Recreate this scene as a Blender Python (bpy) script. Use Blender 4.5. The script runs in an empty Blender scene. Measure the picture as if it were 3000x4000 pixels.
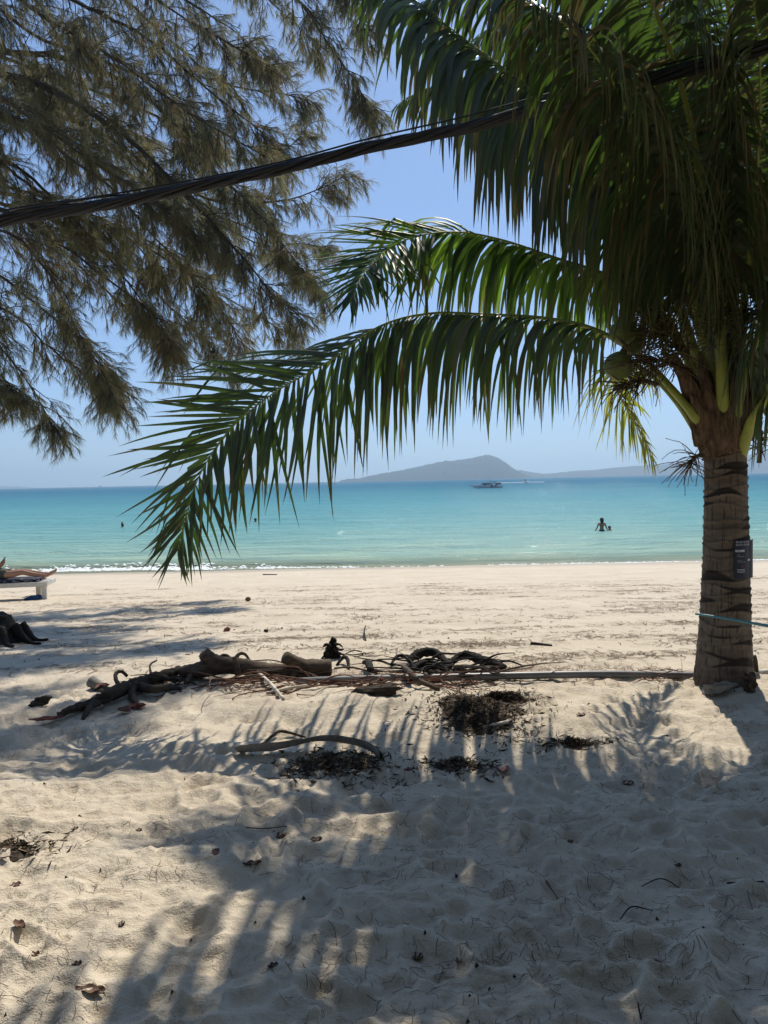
import bpy, math, random
import numpy as np
from mathutils import Vector, Matrix

random.seed(7); rng = np.random.default_rng(7)
scene = bpy.context.scene
col = scene.collection
R = math.radians

# ------------------------------------------------------------------ camera
CAM_H = 1.65
FPX = 2773.0                       # focal length in photo pixels (3000 x 4000)
PITCH, ROLL = R(2.55), R(1.2)
cam_d = bpy.data.cameras.new('camera'); cam = bpy.data.objects.new('camera', cam_d); col.objects.link(cam)
cam_d.sensor_fit = 'HORIZONTAL'; cam_d.sensor_width = 36.0; cam_d.lens = 36.0 * FPX / 3000.0
cam_d.clip_start = 0.05; cam_d.clip_end = 30000
CM = Matrix.Rotation(R(90) - PITCH, 4, 'X') @ Matrix.Rotation(-ROLL, 4, 'Z')
cam.matrix_world = Matrix.Translation((0, 0, CAM_H)) @ CM
scene.camera = cam
CR = np.array(CM.to_3x3())

# ------------------------------------------------------------------ sky, sun, exposure
SUN_EL, SUN_AZ = R(50.0), R(14.5)      # azimuth from +Y towards +X
world = bpy.data.worlds.new('World'); scene.world = world; world.use_nodes = True
wn = world.node_tree; wn.nodes.clear()
sky = wn.nodes.new('ShaderNodeTexSky'); sky.sky_type = 'NISHITA'; sky.sun_disc = False
sky.sun_elevation = SUN_EL; sky.sun_rotation = SUN_AZ
sky.air_density = 1.0; sky.dust_density = 0.3; sky.ozone_density = 6.0; sky.altitude = 0
bg = wn.nodes.new('ShaderNodeBackground'); bg.inputs['Strength'].default_value = 0.10
wo = wn.nodes.new('ShaderNodeOutputWorld')
gam = wn.nodes.new('ShaderNodeGamma'); gam.inputs[1].default_value = 0.62       # softer contrast over the whole sky
tint = wn.nodes.new('ShaderNodeMix'); tint.data_type = 'RGBA'; tint.blend_type = 'MULTIPLY'; tint.inputs[0].default_value = 1.0
tint.inputs[7].default_value = (1.46, 1.74, 2.18, 1)
wn.links.new(sky.outputs[0], gam.inputs[0]); wn.links.new(gam.outputs[0], tint.inputs[6]); wn.links.new(tint.outputs[2], bg.inputs[0]); wn.links.new(bg.outputs[0], wo.inputs[0])
sun_d = bpy.data.lights.new('sun', 'SUN'); sun_d.energy = 4.6; sun_d.angle = R(0.55); sun_d.color = (1.0, 0.92, 0.79)
sun = bpy.data.objects.new('sun', sun_d); col.objects.link(sun)
SD = Vector((math.sin(SUN_AZ) * math.cos(SUN_EL), math.cos(SUN_AZ) * math.cos(SUN_EL), math.sin(SUN_EL)))
sun.rotation_euler = SD.to_track_quat('Z', 'Y').to_euler(); sun.location = (8, 20, 30)
vs = scene.view_settings
vs.view_transform = 'Standard'; vs.look = 'None'; vs.gamma = 1.0; vs.use_curve_mapping = False; vs.exposure = 0.20
scene.cycles.max_bounces = 8; scene.cycles.transparent_max_bounces = 16; scene.cycles.volume_bounces = 0
scene.cycles.sample_clamp_indirect = 6.0

# ------------------------------------------------------------------ photo pixel (1659 wide view) -> world
VS = 3000.0 / 1659.0
def ray(vx, vy):
    v = np.array([vx * VS - 1500.0, 2000.0 - vy * VS, -FPX]) / FPX
    d = CR @ v
    return d / d[1]                     # scaled so that dy = 1
def P(vx, vy, Y):
    d = ray(vx, vy)
    return np.array([0, 0, CAM_H]) + d * Y

# ------------------------------------------------------------------ noise and ground height
def _h(ix, iy, s):
    n = (ix.astype(np.int64) * 374761393 + iy.astype(np.int64) * 668265263 + s * 1442695041) & 0x7fffffff
    n = ((n ^ (n >> 13)) * 1274126177) & 0x7fffffff
    return ((n ^ (n >> 16)) & 0xffff) / 65535.0
def vn(x, y, s=0):
    x = np.asarray(x, float); y = np.asarray(y, float)
    ix = np.floor(x); iy = np.floor(y); fx = x - ix; fy = y - iy
    fx = fx * fx * fx * (fx * (fx * 6 - 15) + 10); fy = fy * fy * fy * (fy * (fy * 6 - 15) + 10)
    a = _h(ix, iy, s); b = _h(ix + 1, iy, s); c = _h(ix, iy + 1, s); d = _h(ix + 1, iy + 1, s)
    return (a + (b - a) * fx) * (1 - fy) + (c + (d - c) * fx) * fy - 0.5
def fbm(x, y, s=0, o=3):
    t = 0; a = 1.0
    for k in range(o):
        t = t + a * vn(x * 2 ** k + 17.3 * k, y * 2 ** k - 9.1 * k, s + k); a *= 0.5
    return t
def sstep(a, b, x):
    t = np.clip((np.asarray(x, float) - a) / (b - a), 0, 1); return t * t * (3 - 2 * t)

SEA_Z = -1.5
_dents = []
_r = np.random.default_rng(21)
for k in range(430):
    y = 1.0 + 5.0 * _r.random() ** 1.1; x = (_r.random() - 0.5) * 1.75 * (y + 0.8)
    _dents.append((x, y, _r.uniform(0.05, 0.095), _r.uniform(1.1, 2.1), _r.uniform(0, math.pi), _r.uniform(0.012, 0.030)))
for k in range(700):                     # small soft hollows between the prints
    y = 1.2 + 5.0 * _r.random() ** 1.2; x = (_r.random() - 0.5) * 1.5 * (y + 0.7)
    _dents.append((x, y, _r.uniform(0.02, 0.06), _r.uniform(1.0, 1.8), _r.uniform(0, math.pi), _r.uniform(0.004, 0.014)))
for k in range(150):
    y = _r.uniform(6.8, 17); x = _r.uniform(-0.66, 0.66) * y
    _dents.append((x, y, _r.uniform(0.06, 0.12), _r.uniform(1.2, 2.2), _r.uniform(0, math.pi), _r.uniform(0.008, 0.02)))
for k in range(30):                      # fresh foot prints on the smooth sand near the water
    y = _r.uniform(17, 22); x = _r.uniform(-0.5, 0.35) * y
    _dents.append((x, y, _r.uniform(0.09, 0.13), _r.uniform(1.6, 2.4), _r.uniform(0, math.pi), _r.uniform(0.02, 0.035)))

def H0(x, y):
    x = np.asarray(x, float); y = np.asarray(y, float)
    u = (y - 6.05) / 0.4
    sp = np.where(u > 30, u, np.log1p(np.exp(np.minimum(u, 30)))) * 0.4
    z = -0.0765 * sp
    z = z + 0.035 * np.exp(-((y - 5.3 - 0.06 * x) / 0.55) ** 2) * sstep(-1.6, -0.4, x)
    z = z - 0.05 * np.exp(-((x - 2.6) / 0.6) ** 2 - ((y - 5.5) / 0.5) ** 2)
    z = z - 0.05 * np.exp(-((x + 2.2) / 0.9) ** 2 - ((y - 4.6) / 0.9) ** 2)
    z = z + 0.08 * np.exp(-((x + 5.1) / 0.75) ** 2 - ((y - 8.9) / 0.9) ** 2)
    return z
def H(x, y, fine=True):
    x = np.asarray(x, float); y = np.asarray(y, float)
    z = H0(x, y)
    near = 1 - sstep(5.3, 6.6, y); mid = 1 - sstep(14, 19, y)
    z = z + near * (0.050 * fbm(x * 1.5, y * 1.9, 3, 3)) + 0.03 * mid * fbm(x * 0.8, y * 1.2, 5, 3)
    z = z + near * 0.055 * (0.5 - np.abs(fbm(x * 3.4, y * 4.6, 9, 3))) + near * 0.014 * fbm(x * 9, y * 11, 11, 3) + near * 0.010 * (0.5 - np.abs(fbm(x * 13, y * 15, 19, 2))) + near * 0.010 * sstep(-0.1, 0.3, fbm(x * 1.1, y * 1.4, 23, 2)) * fbm(x * 24, y * 27, 25, 2)
    z = z + (1 - near) * mid * 0.016 * fbm(x * 3.2, y * 3.0, 13, 3)
    z = z + (1 - mid) * 0.01 * fbm(x * 0.6, y * 0.9, 15, 2)
    if fine:
        xf = x.ravel(); yf = y.ravel(); zf = z.ravel().copy()
        order = np.argsort(yf, kind='stable'); ys = yf[order]
        for (cx, cy, r, asp, ang, dep) in _dents:
            m = r * asp * 2.0
            i0 = np.searchsorted(ys, cy - m); i1 = np.searchsorted(ys, cy + m)
            idx = order[i0:i1]
            if len(idx) == 0: continue
            dx = xf[idx] - cx
            k = np.abs(dx) < m; idx = idx[k]; dx = dx[k]; dy = yf[idx] - cy
            ca, sa = math.cos(ang), math.sin(ang)
            q = ((dx * ca + dy * sa) / (r * asp)) ** 2 + ((-dx * sa + dy * ca) / r) ** 2
            zf[idx] += dep * (-np.exp(-q ** 1.5 * 1.3) + 0.6 * np.exp(-((np.sqrt(q) - 1.12) / 0.24) ** 2))
        z = zf.reshape(z.shape)
    return z
def h1(x, y): return float(H(np.array([x]), np.array([y]))[0])
def G(vx, vy):
    """where the ray through a photo point meets the sand"""
    d = ray(vx, vy); lo, hi = 1.2, 60.0
    ys = np.linspace(1.2, 40, 4000); xs = d[0] * ys; zs = CAM_H + d[2] * ys
    g = H(xs, ys, False); k = np.argmax(zs < g)
    return np.array([xs[k], ys[k], h1(xs[k], ys[k])])

# ------------------------------------------------------------------ mesh helpers
ORG = {}
def setp(o, label=None, cat=None, group=None, kind=None):
    if label: o['label'] = label
    if cat: o['category'] = cat
    if group: o['group'] = group
    if kind: o['kind'] = kind
    return o
def thing(name, loc, label, cat, group=None):
    o = bpy.data.objects.new(name, None); o.empty_display_size = 0.1
    col.objects.link(o); o.location = [float(c) for c in loc]; ORG[o.name] = np.array(loc, float)
    return setp(o, label, cat, group)
def mesh_np(name, V, faces, mat, parent=None, base=None, smooth=True, attr=None):
    """faces: one (n,k) array or a list of arrays"""
    V = np.asarray(V, float).reshape(-1, 3)
    if not isinstance(faces, list): faces = [faces]
    faces = [np.asarray(f, np.int32) for f in faces if len(f)]
    if parent is not None: org = ORG[parent.name]
    elif base is not None: org = np.array(base, float)
    else: org = np.zeros(3)
    me = bpy.data.meshes.new(name)
    me.vertices.add(len(V)); me.vertices.foreach_set('co', (V - org).astype(np.float32).ravel())
    loops = np.concatenate([f.ravel() for f in faces]); sizes = np.concatenate([np.full(len(f), f.shape[1]) for f in faces])
    me.loops.add(len(loops)); me.loops.foreach_set('vertex_index', loops.astype(np.int32))
    me.polygons.add(len(sizes)); st = np.concatenate([[0], np.cumsum(sizes)[:-1]])
    me.polygons.foreach_set('loop_start', st.astype(np.int32))
    try: me.polygons.foreach_set('loop_total', sizes.astype(np.int32))
    except Exception: pass
    me.polygons.foreach_set('use_smooth', np.full(len(sizes), bool(smooth)))
    if attr is not None:
        a = me.attributes.new('leaf', 'FLOAT_COLOR', 'POINT')
        c = np.ones((len(V), 4), np.float32); c[:, :attr.shape[1]] = attr
        a.data.foreach_set('color', c.ravel())
    me.update(calc_edges=True); me.validate()
    me.materials.append(mat)
    o = bpy.data.objects.new(name, me); col.objects.link(o)
    if parent is not None: o.parent = parent
    elif base is not None: o.location = [float(c) for c in base]
    ORG[o.name] = org
    return o

def cat(pts, n):
    """Catmull-Rom through the points, n samples evenly spaced by length"""
    p = np.array(pts, float)
    if len(p) == 2: return p[0] + (p[1] - p[0]) * np.linspace(0, 1, n)[:, None]
    q = np.vstack([2 * p[0] - p[1], p, 2 * p[-1] - p[-2]]); out = []
    for i in range(len(p) - 1):
        a, b, c, d = q[i:i + 4]; t = np.linspace(0, 1, 24, endpoint=False)[:, None]
        out.append(0.5 * (2 * b + (c - a) * t + (2 * a - 5 * b + 4 * c - d) * t ** 2 + (3 * b - a - 3 * c + d) * t ** 3))
    out = np.vstack(out + [p[-1:]])
    s = np.concatenate([[0], np.cumsum(np.linalg.norm(np.diff(out, axis=0), axis=1))])
    u = np.linspace(0, s[-1], n)
    return np.stack([np.interp(u, s, out[:, k]) for k in range(3)], 1)
def nrm(v): return v / np.maximum(np.linalg.norm(v, axis=-1, keepdims=True), 1e-9)
def plen(p): return float(np.linalg.norm(np.diff(p, axis=0), axis=1).sum())

def tubes(paths, radii, k=6, rough=0.0, cap=True, flat=1.0):
    """paths (n,m,3), radii (n,m) -> verts, [quads, tris]"""
    p = np.asarray(paths, float); r = np.asarray(radii, float); n, m, _ = p.shape
    T = np.empty_like(p); T[:, 1:-1] = p[:, 2:] - p[:, :-2]; T[:, 0] = p[:, 1] - p[:, 0]; T[:, -1] = p[:, -1] - p[:, -2]
    T = nrm(T)
    mean = nrm(p[:, -1] - p[:, 0] + 1e-6)
    ref = np.where(np.abs(mean[:, 2:3]) > 0.8, np.array([[1.0, 0, 0]]), np.array([[0, 0, 1.0]]))
    A = nrm(np.cross(T, ref[:, None, :])); B = np.cross(A, T)
    a = np.linspace(0, 2 * math.pi, k, endpoint=False)
    rr = r[:, :, None] * (1 + rough * rng.normal(size=(n, m, k)))
    V = p[:, :, None, :] + rr[..., None] * (np.cos(a)[None, None, :, None] * A[:, :, None, :] + flat * np.sin(a)[None, None, :, None] * B[:, :, None, :])
    V = V.reshape(-1, 3)
    base = (np.arange(n) * m * k)[:, None, None]
    i = np.arange(m - 1)[None, :, None] * k; j = np.arange(k)[None, None, :]; j2 = (j + 1) % k
    Q = np.stack([base + i + j, base + i + j2, base + i + k + j2, base + i + k + j], -1).reshape(-1, 4)
    F = [Q]
    if cap:
        b0 = (np.arange(n) * m * k)[:, None]
        F.append(np.concatenate([b0 + np.arange(k)[None, ::-1], b0 + (m - 1) * k + np.arange(k)[None, :]]))
    return V, F
def tube(name, pts, r, mat, parent=None, base=None, n=None, k=8, rough=0.0, wob=0.0, flat=1.0, smooth=True):
    n = n or max(4, 4 * len(pts)); p = cat(pts, n)
    if wob: p = p + rng.normal(size=p.shape) * wob
    rad = np.interp(np.linspace(0, 1, n), np.linspace(0, 1, len(r)), r) if hasattr(r, '__len__') else np.full(n, r)
    V, F = tubes(p[None], rad[None], k, rough, True, flat)
    return mesh_np(name, V, F, mat, parent, base, smooth)
def boxes(lst):
    """lst of (centre, half sizes, 3x3 axes) -> verts, quads"""
    S = np.array([[-1, -1, -1], [1, -1, -1], [1, 1, -1], [-1, 1, -1], [-1, -1, 1], [1, -1, 1], [1, 1, 1], [-1, 1, 1]], float)
    Fq = np.array([[0, 3, 2, 1], [4, 5, 6, 7], [0, 1, 5, 4], [1, 2, 6, 5], [2, 3, 7, 6], [3, 0, 4, 7]])
    V = []; F = []
    for k, (c, h, ax) in enumerate(lst):
        ax = np.eye(3) if ax is None else np.asarray(ax, float)
        V.append(np.asarray(c, float) + (S * np.asarray(h, float)) @ ax); F.append(Fq + 8 * k)
    return np.vstack(V), np.vstack(F)
def bevel(o, w=0.006, seg=2):
    m = o.modifiers.new('bevel', 'BEVEL'); m.width = w; m.segments = seg; m.limit_method = 'ANGLE'; return o
def ball(c, r, nu=18, nv=12, noise=0.0, sc=(1, 1, 1), seed=0):
    u = np.linspace(0, 2 * math.pi, nu, endpoint=False); v = np.linspace(0, math.pi, nv + 1)[1:-1]
    U, W = np.meshgrid(u, v)
    d = np.stack([np.cos(U) * np.sin(W), np.sin(U) * np.sin(W), np.cos(W)], -1)
    d = np.vstack([d.reshape(-1, 3), [[0, 0, 1], [0, 0, -1]]])
    rad = 1 + noise * 2 * fbm(d[:, 0] * 2.3 + d[:, 2] * 1.7 + 5, d[:, 1] * 2.3 - d[:, 2] * 1.1 + 9, seed, 3)
    V = np.asarray(c, float) + d * rad[:, None] * r * np.asarray(sc, float)
    n = nv - 1; i = np.arange(n - 1)[:, None] * nu; j = np.arange(nu)[None]; j2 = (j + 1) % nu
    Q = np.stack([i + j, i + nu + j, i + nu + j2, i + j2], -1).reshape(-1, 4)
    j = np.arange(nu); j2 = (j + 1) % nu; t = n * nu
    return V, [Q, np.stack([np.full(nu, t), j, j2], 1), np.stack([np.full(nu, t + 1), (n - 1) * nu + j2, (n - 1) * nu + j], 1)]

# ------------------------------------------------------------------ material helpers
def new_mat(name):
    m = bpy.data.materials.new(name); m.use_nodes = True; nt = m.node_tree; nt.nodes.clear()
    out = nt.nodes.new('ShaderNodeOutputMaterial'); return m, nt, out
def N(nt, t, **kw):
    n = nt.nodes.new(t)
    for k, v in kw.items(): setattr(n, k, v)
    return n
def ramp(nt, fac, stops):
    n = N(nt, 'ShaderNodeValToRGB'); e = n.color_ramp.elements
    e[0].position, e[0].color = stops[0][0], (*stops[0][1], 1); e[1].position, e[1].color = stops[1][0], (*stops[1][1], 1)
    for p, c in stops[2:]:
        x = e.new(p); x.color = (*c, 1)
    nt.links.new(fac, n.inputs[0]); return n.outputs[0]
def noise(nt, vec, scale, detail=4, rough=0.55, dist=0.0):
    n = N(nt, 'ShaderNodeTexNoise'); n.inputs['Scale'].default_value = scale; n.inputs['Detail'].default_value = detail
    n.inputs['Roughness'].default_value = rough; n.inputs['Distortion'].default_value = dist
    if vec is not None: nt.links.new(vec, n.inputs['Vector'])
    return n.outputs[0]
def mapped(nt, vec, scale=(1, 1, 1), loc=(0, 0, 0)):
    n = N(nt, 'ShaderNodeMapping'); n.inputs['Scale'].default_value = scale; n.inputs['Location'].default_value = loc
    nt.links.new(vec, n.inputs['Vector']); return n.outputs[0]
def mixc(nt, fac, a, b, mode='MIX'):
    n = N(nt, 'ShaderNodeMix', data_type='RGBA', blend_type=mode)
    for s, v in ((n.inputs['Factor'], fac), (n.inputs['A'] if False else n.inputs[6], a), (n.inputs[7], b)):
        if isinstance(v, (int, float)): s.default_value = v
        elif isinstance(v, tuple): s.default_value = (*v, 1)
        else: nt.links.new(v, s)
    return n.outputs[2]
def math_(nt, op, a, b=None, clamp=False):
    n = N(nt, 'ShaderNodeMath', operation=op); n.use_clamp = clamp
    for i, v in enumerate((a, b)):
        if v is None: continue
        if isinstance(v, (int, float)): n.inputs[i].default_value = v
        else: nt.links.new(v, n.inputs[i])
    return n.outputs[0]
def bump(nt, h, strength, dist, normal=None):
    b = N(nt, 'ShaderNodeBump'); b.inputs['Strength'].default_value = strength; b.inputs['Distance'].default_value = dist
    nt.links.new(h, b.inputs['Height'])
    if normal is not None: nt.links.new(normal, b.inputs['Normal'])
    return b.outputs[0]
def princ(nt, colr, rough=0.6, normal=None, spec=0.5, metal=0.0):
    p = N(nt, 'ShaderNodeBsdfPrincipled'); p.inputs['Roughness'].default_value = rough; p.inputs['Metallic'].default_value = metal
    p.inputs['Specular IOR Level'].default_value = spec
    if isinstance(colr, tuple): p.inputs['Base Color'].default_value = (*colr, 1)
    else: nt.links.new(colr, p.inputs['Base Color'])
    if normal is not None: nt.links.new(normal, p.inputs['Normal'])
    return p
def simple(name, c1, c2=None, scale=8.0, rough=0.7, bmp=0.3, bscale=None, bdist=0.01, stretch=(1, 1, 1), spec=0.3, metal=0.0, rnd=0.0):
    m, nt, out = new_mat(name); tc = N(nt, 'ShaderNodeTexCoord')
    v = mapped(nt, tc.outputs['Object'], stretch)
    n = noise(nt, v, scale, 5, 0.6)
    c2 = c2 or tuple(x * 0.7 for x in c1)
    c = ramp(nt, n, [(0.32, c2), (0.68, c1)])
    if rnd:
        oi = N(nt, 'ShaderNodeObjectInfo'); hs = N(nt, 'ShaderNodeHueSaturation')
        nt.links.new(c, hs.inputs['Color']); nt.links.new(math_(nt, 'ADD', math_(nt, 'MULTIPLY', oi.outputs['Random'], rnd), 1 - rnd / 2), hs.inputs['Value']); c = hs.outputs[0]
    nm = bump(nt, noise(nt, v, bscale or scale * 3, 4), bmp, bdist) if bmp else None
    p = princ(nt, c, rough, nm, spec, metal); nt.links.new(p.outputs[0], out.inputs[0]); return m

# sand: pale, a little warm, with damp sand along the water and litter stains
def sand_material():
    m, nt, out = new_mat('sand'); geo = N(nt, 'ShaderNodeNewGeometry'); pos = geo.outputs['Position']
    sep = N(nt, 'ShaderNodeSeparateXYZ'); nt.links.new(pos, sep.inputs[0]); x, y = sep.outputs[0], sep.outputs[1]
    n1 = noise(nt, pos, 1.3, 5); n2 = noise(nt, pos, 24, 4, 0.7); n3 = noise(nt, pos, 160, 2, 0.8)
    c = ramp(nt, n1, [(0.3, (0.54, 0.46, 0.35)), (0.7, (0.64, 0.56, 0.44))])
    c = mixc(nt, math_(nt, 'MULTIPLY', ramp(nt, n2, [(0.3, (0, 0, 0)), (0.75, (1, 1, 1))]), 0.22), c, (0.72, 0.66, 0.55))
    c = mixc(nt, ramp(nt, n3, [(0.58, (0, 0, 0)), (0.72, (0.7, 0.7, 0.7))]), c, (0.36, 0.31, 0.25))
    # fine brown needle litter lying in streaks along the beach
    v = mapped(nt, pos, (0.8, 3.2, 1)); s = noise(nt, v, 1.1, 6, 0.72, 0.6)
    s2 = noise(nt, mapped(nt, pos, (6, 26, 1)), 1.6, 3, 0.7)
    lit = math_(nt, 'MULTIPLY', ramp(nt, s, [(0.52, (0, 0, 0)), (0.68, (1, 1, 1))]), ramp(nt, s2, [(0.46, (0, 0, 0)), (0.62, (0.75, 0.75, 0.75))]))
    far = N(nt, 'ShaderNodeMapRange'); nt.links.new(y, far.inputs[0])
    for k, vv in zip((1, 2, 3, 4), (15.0, 19.0, 1.0, 0.12)): far.inputs[k].default_value = vv
    lit = math_(nt, 'MULTIPLY', lit, far.outputs[0])
    c = mixc(nt, lit, c, (0.30, 0.215, 0.145))
    # damp sand at the water's edge
    ed = math_(nt, 'ADD', math_(nt, 'ADD', y, math_(nt, 'MULTIPLY', x, 0.055)), math_(nt, 'MULTIPLY', noise(nt, mapped(nt, pos, (0.5, 0.5, 1)), 0.7, 3), 1.2))
    wet = N(nt, 'ShaderNodeMapRange'); nt.links.new(ed, wet.inputs[0])
    for k, vv in zip((1, 2, 3, 4), (24.1, 25.2, 0.0, 1.0)): wet.inputs[k].default_value = vv
    c = mixc(nt, math_(nt, 'MULTIPLY', wet.outputs[0], 0.95), c, (0.40, 0.335, 0.25))
    hgt = math_(nt, 'ADD', math_(nt, 'MULTIPLY', noise(nt, pos, 38, 4, 0.65), 0.7), math_(nt, 'MULTIPLY', n3, 0.3))
    b = bump(nt, hgt, 0.85, 0.02)
    p = princ(nt, c, 0.95, b, 0.15)
    nt.links.new(math_(nt, 'SUBTRACT', 0.95, math_(nt, 'MULTIPLY', wet.outputs[0], 0.45)), p.inputs['Roughness'])
    nt.links.new(p.outputs[0], out.inputs[0]); return m

def sea_material():
    m, nt, out = new_mat('sea_water'); geo = N(nt, 'ShaderNodeNewGeometry'); pos = geo.outputs['Position']
    sep = N(nt, 'ShaderNodeSeparateXYZ'); nt.links.new(pos, sep.inputs[0]); x, y = sep.outputs[0], sep.outputs[1]
    wob = noise(nt, mapped(nt, pos, (0.02, 0.06, 1)), 1.0, 4)
    d = math_(nt, 'SUBTRACT', math_(nt, 'ADD', y, math_(nt, 'MULTIPLY', x, 0.06)), 25.0)
    lg = math_(nt, 'LOGARITHM', math_(nt, 'MAXIMUM', d, 0.3), 10.0)
    f = math_(nt, 'ADD', math_(nt, 'DIVIDE', math_(nt, 'ADD', lg, 0.5), 4.0), math_(nt, 'MULTIPLY', math_(nt, 'SUBTRACT', wob, 0.5), 0.10))
    c = ramp(nt, f, [(0.10, (0.42, 0.46, 0.31)), (0.25, (0.34, 0.44, 0.32)), (0.345, (0.275, 0.41, 0.335)), (0.47, (0.18, 0.365, 0.345)),
                     (0.59, (0.095, 0.285, 0.325)), (0.76, (0.016, 0.125, 0.215)), (0.95, (0.010, 0.085, 0.165))])
    st = noise(nt, mapped(nt, pos, (0.25, 1.3, 1)), 0.9, 5, 0.65)
    c = mixc(nt, math_(nt, 'MULTIPLY', ramp(nt, st, [(0.35, (1, 1, 1)), (0.62, (0, 0, 0))]), 0.38), c, (0.03, 0.20, 0.25))
    w1 = noise(nt, mapped(nt, pos, (1.5, 2.2, 1)), 1.5, 4, 0.6, 0.4); w2 = noise(nt, mapped(nt, pos, (0.20, 0.42, 1)), 1.6, 4, 0.65, 0.5)
    w3 = noise(nt, mapped(nt, pos, (0.012, 0.06, 1)), 1.6, 5, 0.7, 0.4)
    w4 = noise(nt, mapped(nt, pos, (0.06, 0.19, 1)), 1.6, 4, 0.62, 0.6)
    b = bump(nt, w1, 0.75, 0.13); b = bump(nt, w2, 0.7, 0.5, b); b = bump(nt, w4, 0.6, 1.0, b); b = bump(nt, w3, 0.35, 1.8, b)
    df = N(nt, 'ShaderNodeBsdfDiffuse'); nt.links.new(c, df.inputs[0]); nt.links.new(b, df.inputs['Normal']); gl = N(nt, 'ShaderNodeBsdfGlossy'); gl.inputs['Roughness'].default_value = 0.06; nt.links.new(b, gl.inputs['Normal'])
    fr = N(nt, 'ShaderNodeFresnel'); fr.inputs['IOR'].default_value = 1.33; nt.links.new(b, fr.inputs['Normal'])
    p = N(nt, 'ShaderNodeMixShader'); nt.links.new(math_(nt, 'MINIMUM', math_(nt, 'MULTIPLY', fr.outputs[0], 0.5), 0.24), p.inputs[0])   # ruffled water never mirrors fully
    nt.links.new(df.outputs[0], p.inputs[1]); nt.links.new(gl.outputs[0], p.inputs[2])
    tr = N(nt, 'ShaderNodeBsdfTransparent'); tr.inputs[0].default_value = (0.93, 0.97, 0.92, 1)
    al = N(nt, 'ShaderNodeMapRange'); nt.links.new(d, al.inputs[0])
    for k, vv in zip((1, 2, 3, 4), (0.2, 5.0, 0.35, 1.0)): al.inputs[k].default_value = vv
    ms = N(nt, 'ShaderNodeMixShader'); nt.links.new(al.outputs[0], ms.inputs[0]); nt.links.new(tr.outputs[0], ms.inputs[1]); nt.links.new(p.outputs[0], ms.inputs[2])
    nt.links.new(ms.outputs[0], out.inputs[0]); return m

def leaf_material(name, green, green2, brown, trans, tmix=0.42, rough=0.48, spec=0.4):
    """vertex attribute 'leaf': r = place along the leaflet, g = random, b = dry (1) or green (0)"""
    m, nt, out = new_mat(name); at = N(nt, 'ShaderNodeAttribute', attribute_name='leaf')
    sep = N(nt, 'ShaderNodeSeparateColor'); nt.links.new(at.outputs['Color'], sep.inputs[0])
    geo = N(nt, 'ShaderNodeNewGeometry')
    c = mixc(nt, sep.outputs[1], green, green2)
    n = noise(nt, geo.outputs['Position'], 9, 4)
    c = mixc(nt, math_(nt, 'MULTIPLY', n, 0.35), c, (green2[0] * 1.3, green2[1] * 1.2, green2[2]))
    tip = math_(nt, 'MULTIPLY', ramp(nt, math_(nt, 'ADD', sep.outputs[0], math_(nt, 'MULTIPLY', math_(nt, 'SUBTRACT', sep.outputs[1], 0.5), 0.5)), [(0.72, (0, 0, 0)), (1.0, (1, 1, 1))]), 0.7)
    dry = math_(nt, 'MAXIMUM', tip, sep.outputs[2])
    c = mixc(nt, dry, c, brown)
    tcol = mixc(nt, dry, trans, tuple(min(1, x * 1.3) for x in brown))
    p = princ(nt, c, rough, None, spec)
    t = N(nt, 'ShaderNodeBsdfTranslucent'); nt.links.new(tcol, t.inputs[0])
    ms = N(nt, 'ShaderNodeMixShader'); ms.inputs[0].default_value = tmix
    nt.links.new(p.outputs[0], ms.inputs[1]); nt.links.new(t.outputs[0], ms.inputs[2]); nt.links.new(ms.outputs[0], out.inputs[0]); return m

def trunk_material():
    m, nt, out = new_mat('palm_bark'); tc = N(nt, 'ShaderNodeTexCoord'); v = tc.outputs['Object']
    cr = noise(nt, mapped(nt, v, (34, 34, 2.6)), 1.6, 4, 0.6, 0.4)          # vertical cracks
    fl = noise(nt, mapped(nt, v, (2.5, 2.5, 9)), 1.2, 4, 0.6)
    at = N(nt, 'ShaderNodeAttribute', attribute_name='leaf'); sep = N(nt, 'ShaderNodeSeparateColor'); nt.links.new(at.outputs['Color'], sep.inputs[0])
    c = ramp(nt, fl, [(0.3, (0.095, 0.072, 0.054)), (0.7, (0.20, 0.162, 0.125))])
    c = mixc(nt, ramp(nt, cr, [(0.36, (0.9, 0.9, 0.9)), (0.46, (0, 0, 0))]), c, (0.05, 0.04, 0.032))
    c = mixc(nt, sep.outputs[0], c, (0.036, 0.029, 0.024))                   # dark leaf scars
    b = bump(nt, cr, 0.6, 0.01); b = bump(nt, noise(nt, v, 60, 3), 0.3, 0.004, b)
    p = princ(nt, c, 0.9, b, 0.2); nt.links.new(p.outputs[0], out.inputs[0]); return m

M = {}
M['sand'] = sand_material(); M['sea'] = sea_material(); M['palm_bark'] = trunk_material()
M['leaf'] = leaf_material('palm_leaf', (0.050, 0.068, 0.036), (0.075, 0.092, 0.050), (0.17, 0.12, 0.06), (0.13, 0.25, 0.030), 0.22)
M['leaf_backlit'] = leaf_material('palm_leaf_backlit', (0.040, 0.075, 0.018), (0.062, 0.095, 0.024), (0.20, 0.14, 0.06), (0.20, 0.36, 0.035), 0.42)  # brighter leaf copy: backlit glow put into colour and translucency
M['leaf_yellow'] = leaf_material('palm_leaf_yellow_backlit', (0.085, 0.105, 0.022), (0.12, 0.12, 0.028), (0.26, 0.17, 0.05), (0.40, 0.46, 0.06), 0.50)  # yellow leaf tone, with backlit brightness put into the colour as well
M['needle'] = leaf_material('casuarina_needle', (0.084, 0.100, 0.052), (0.124, 0.130, 0.074), (0.20, 0.14, 0.085), (0.30, 0.285, 0.14), 0.45, 0.6, 0.25)
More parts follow.
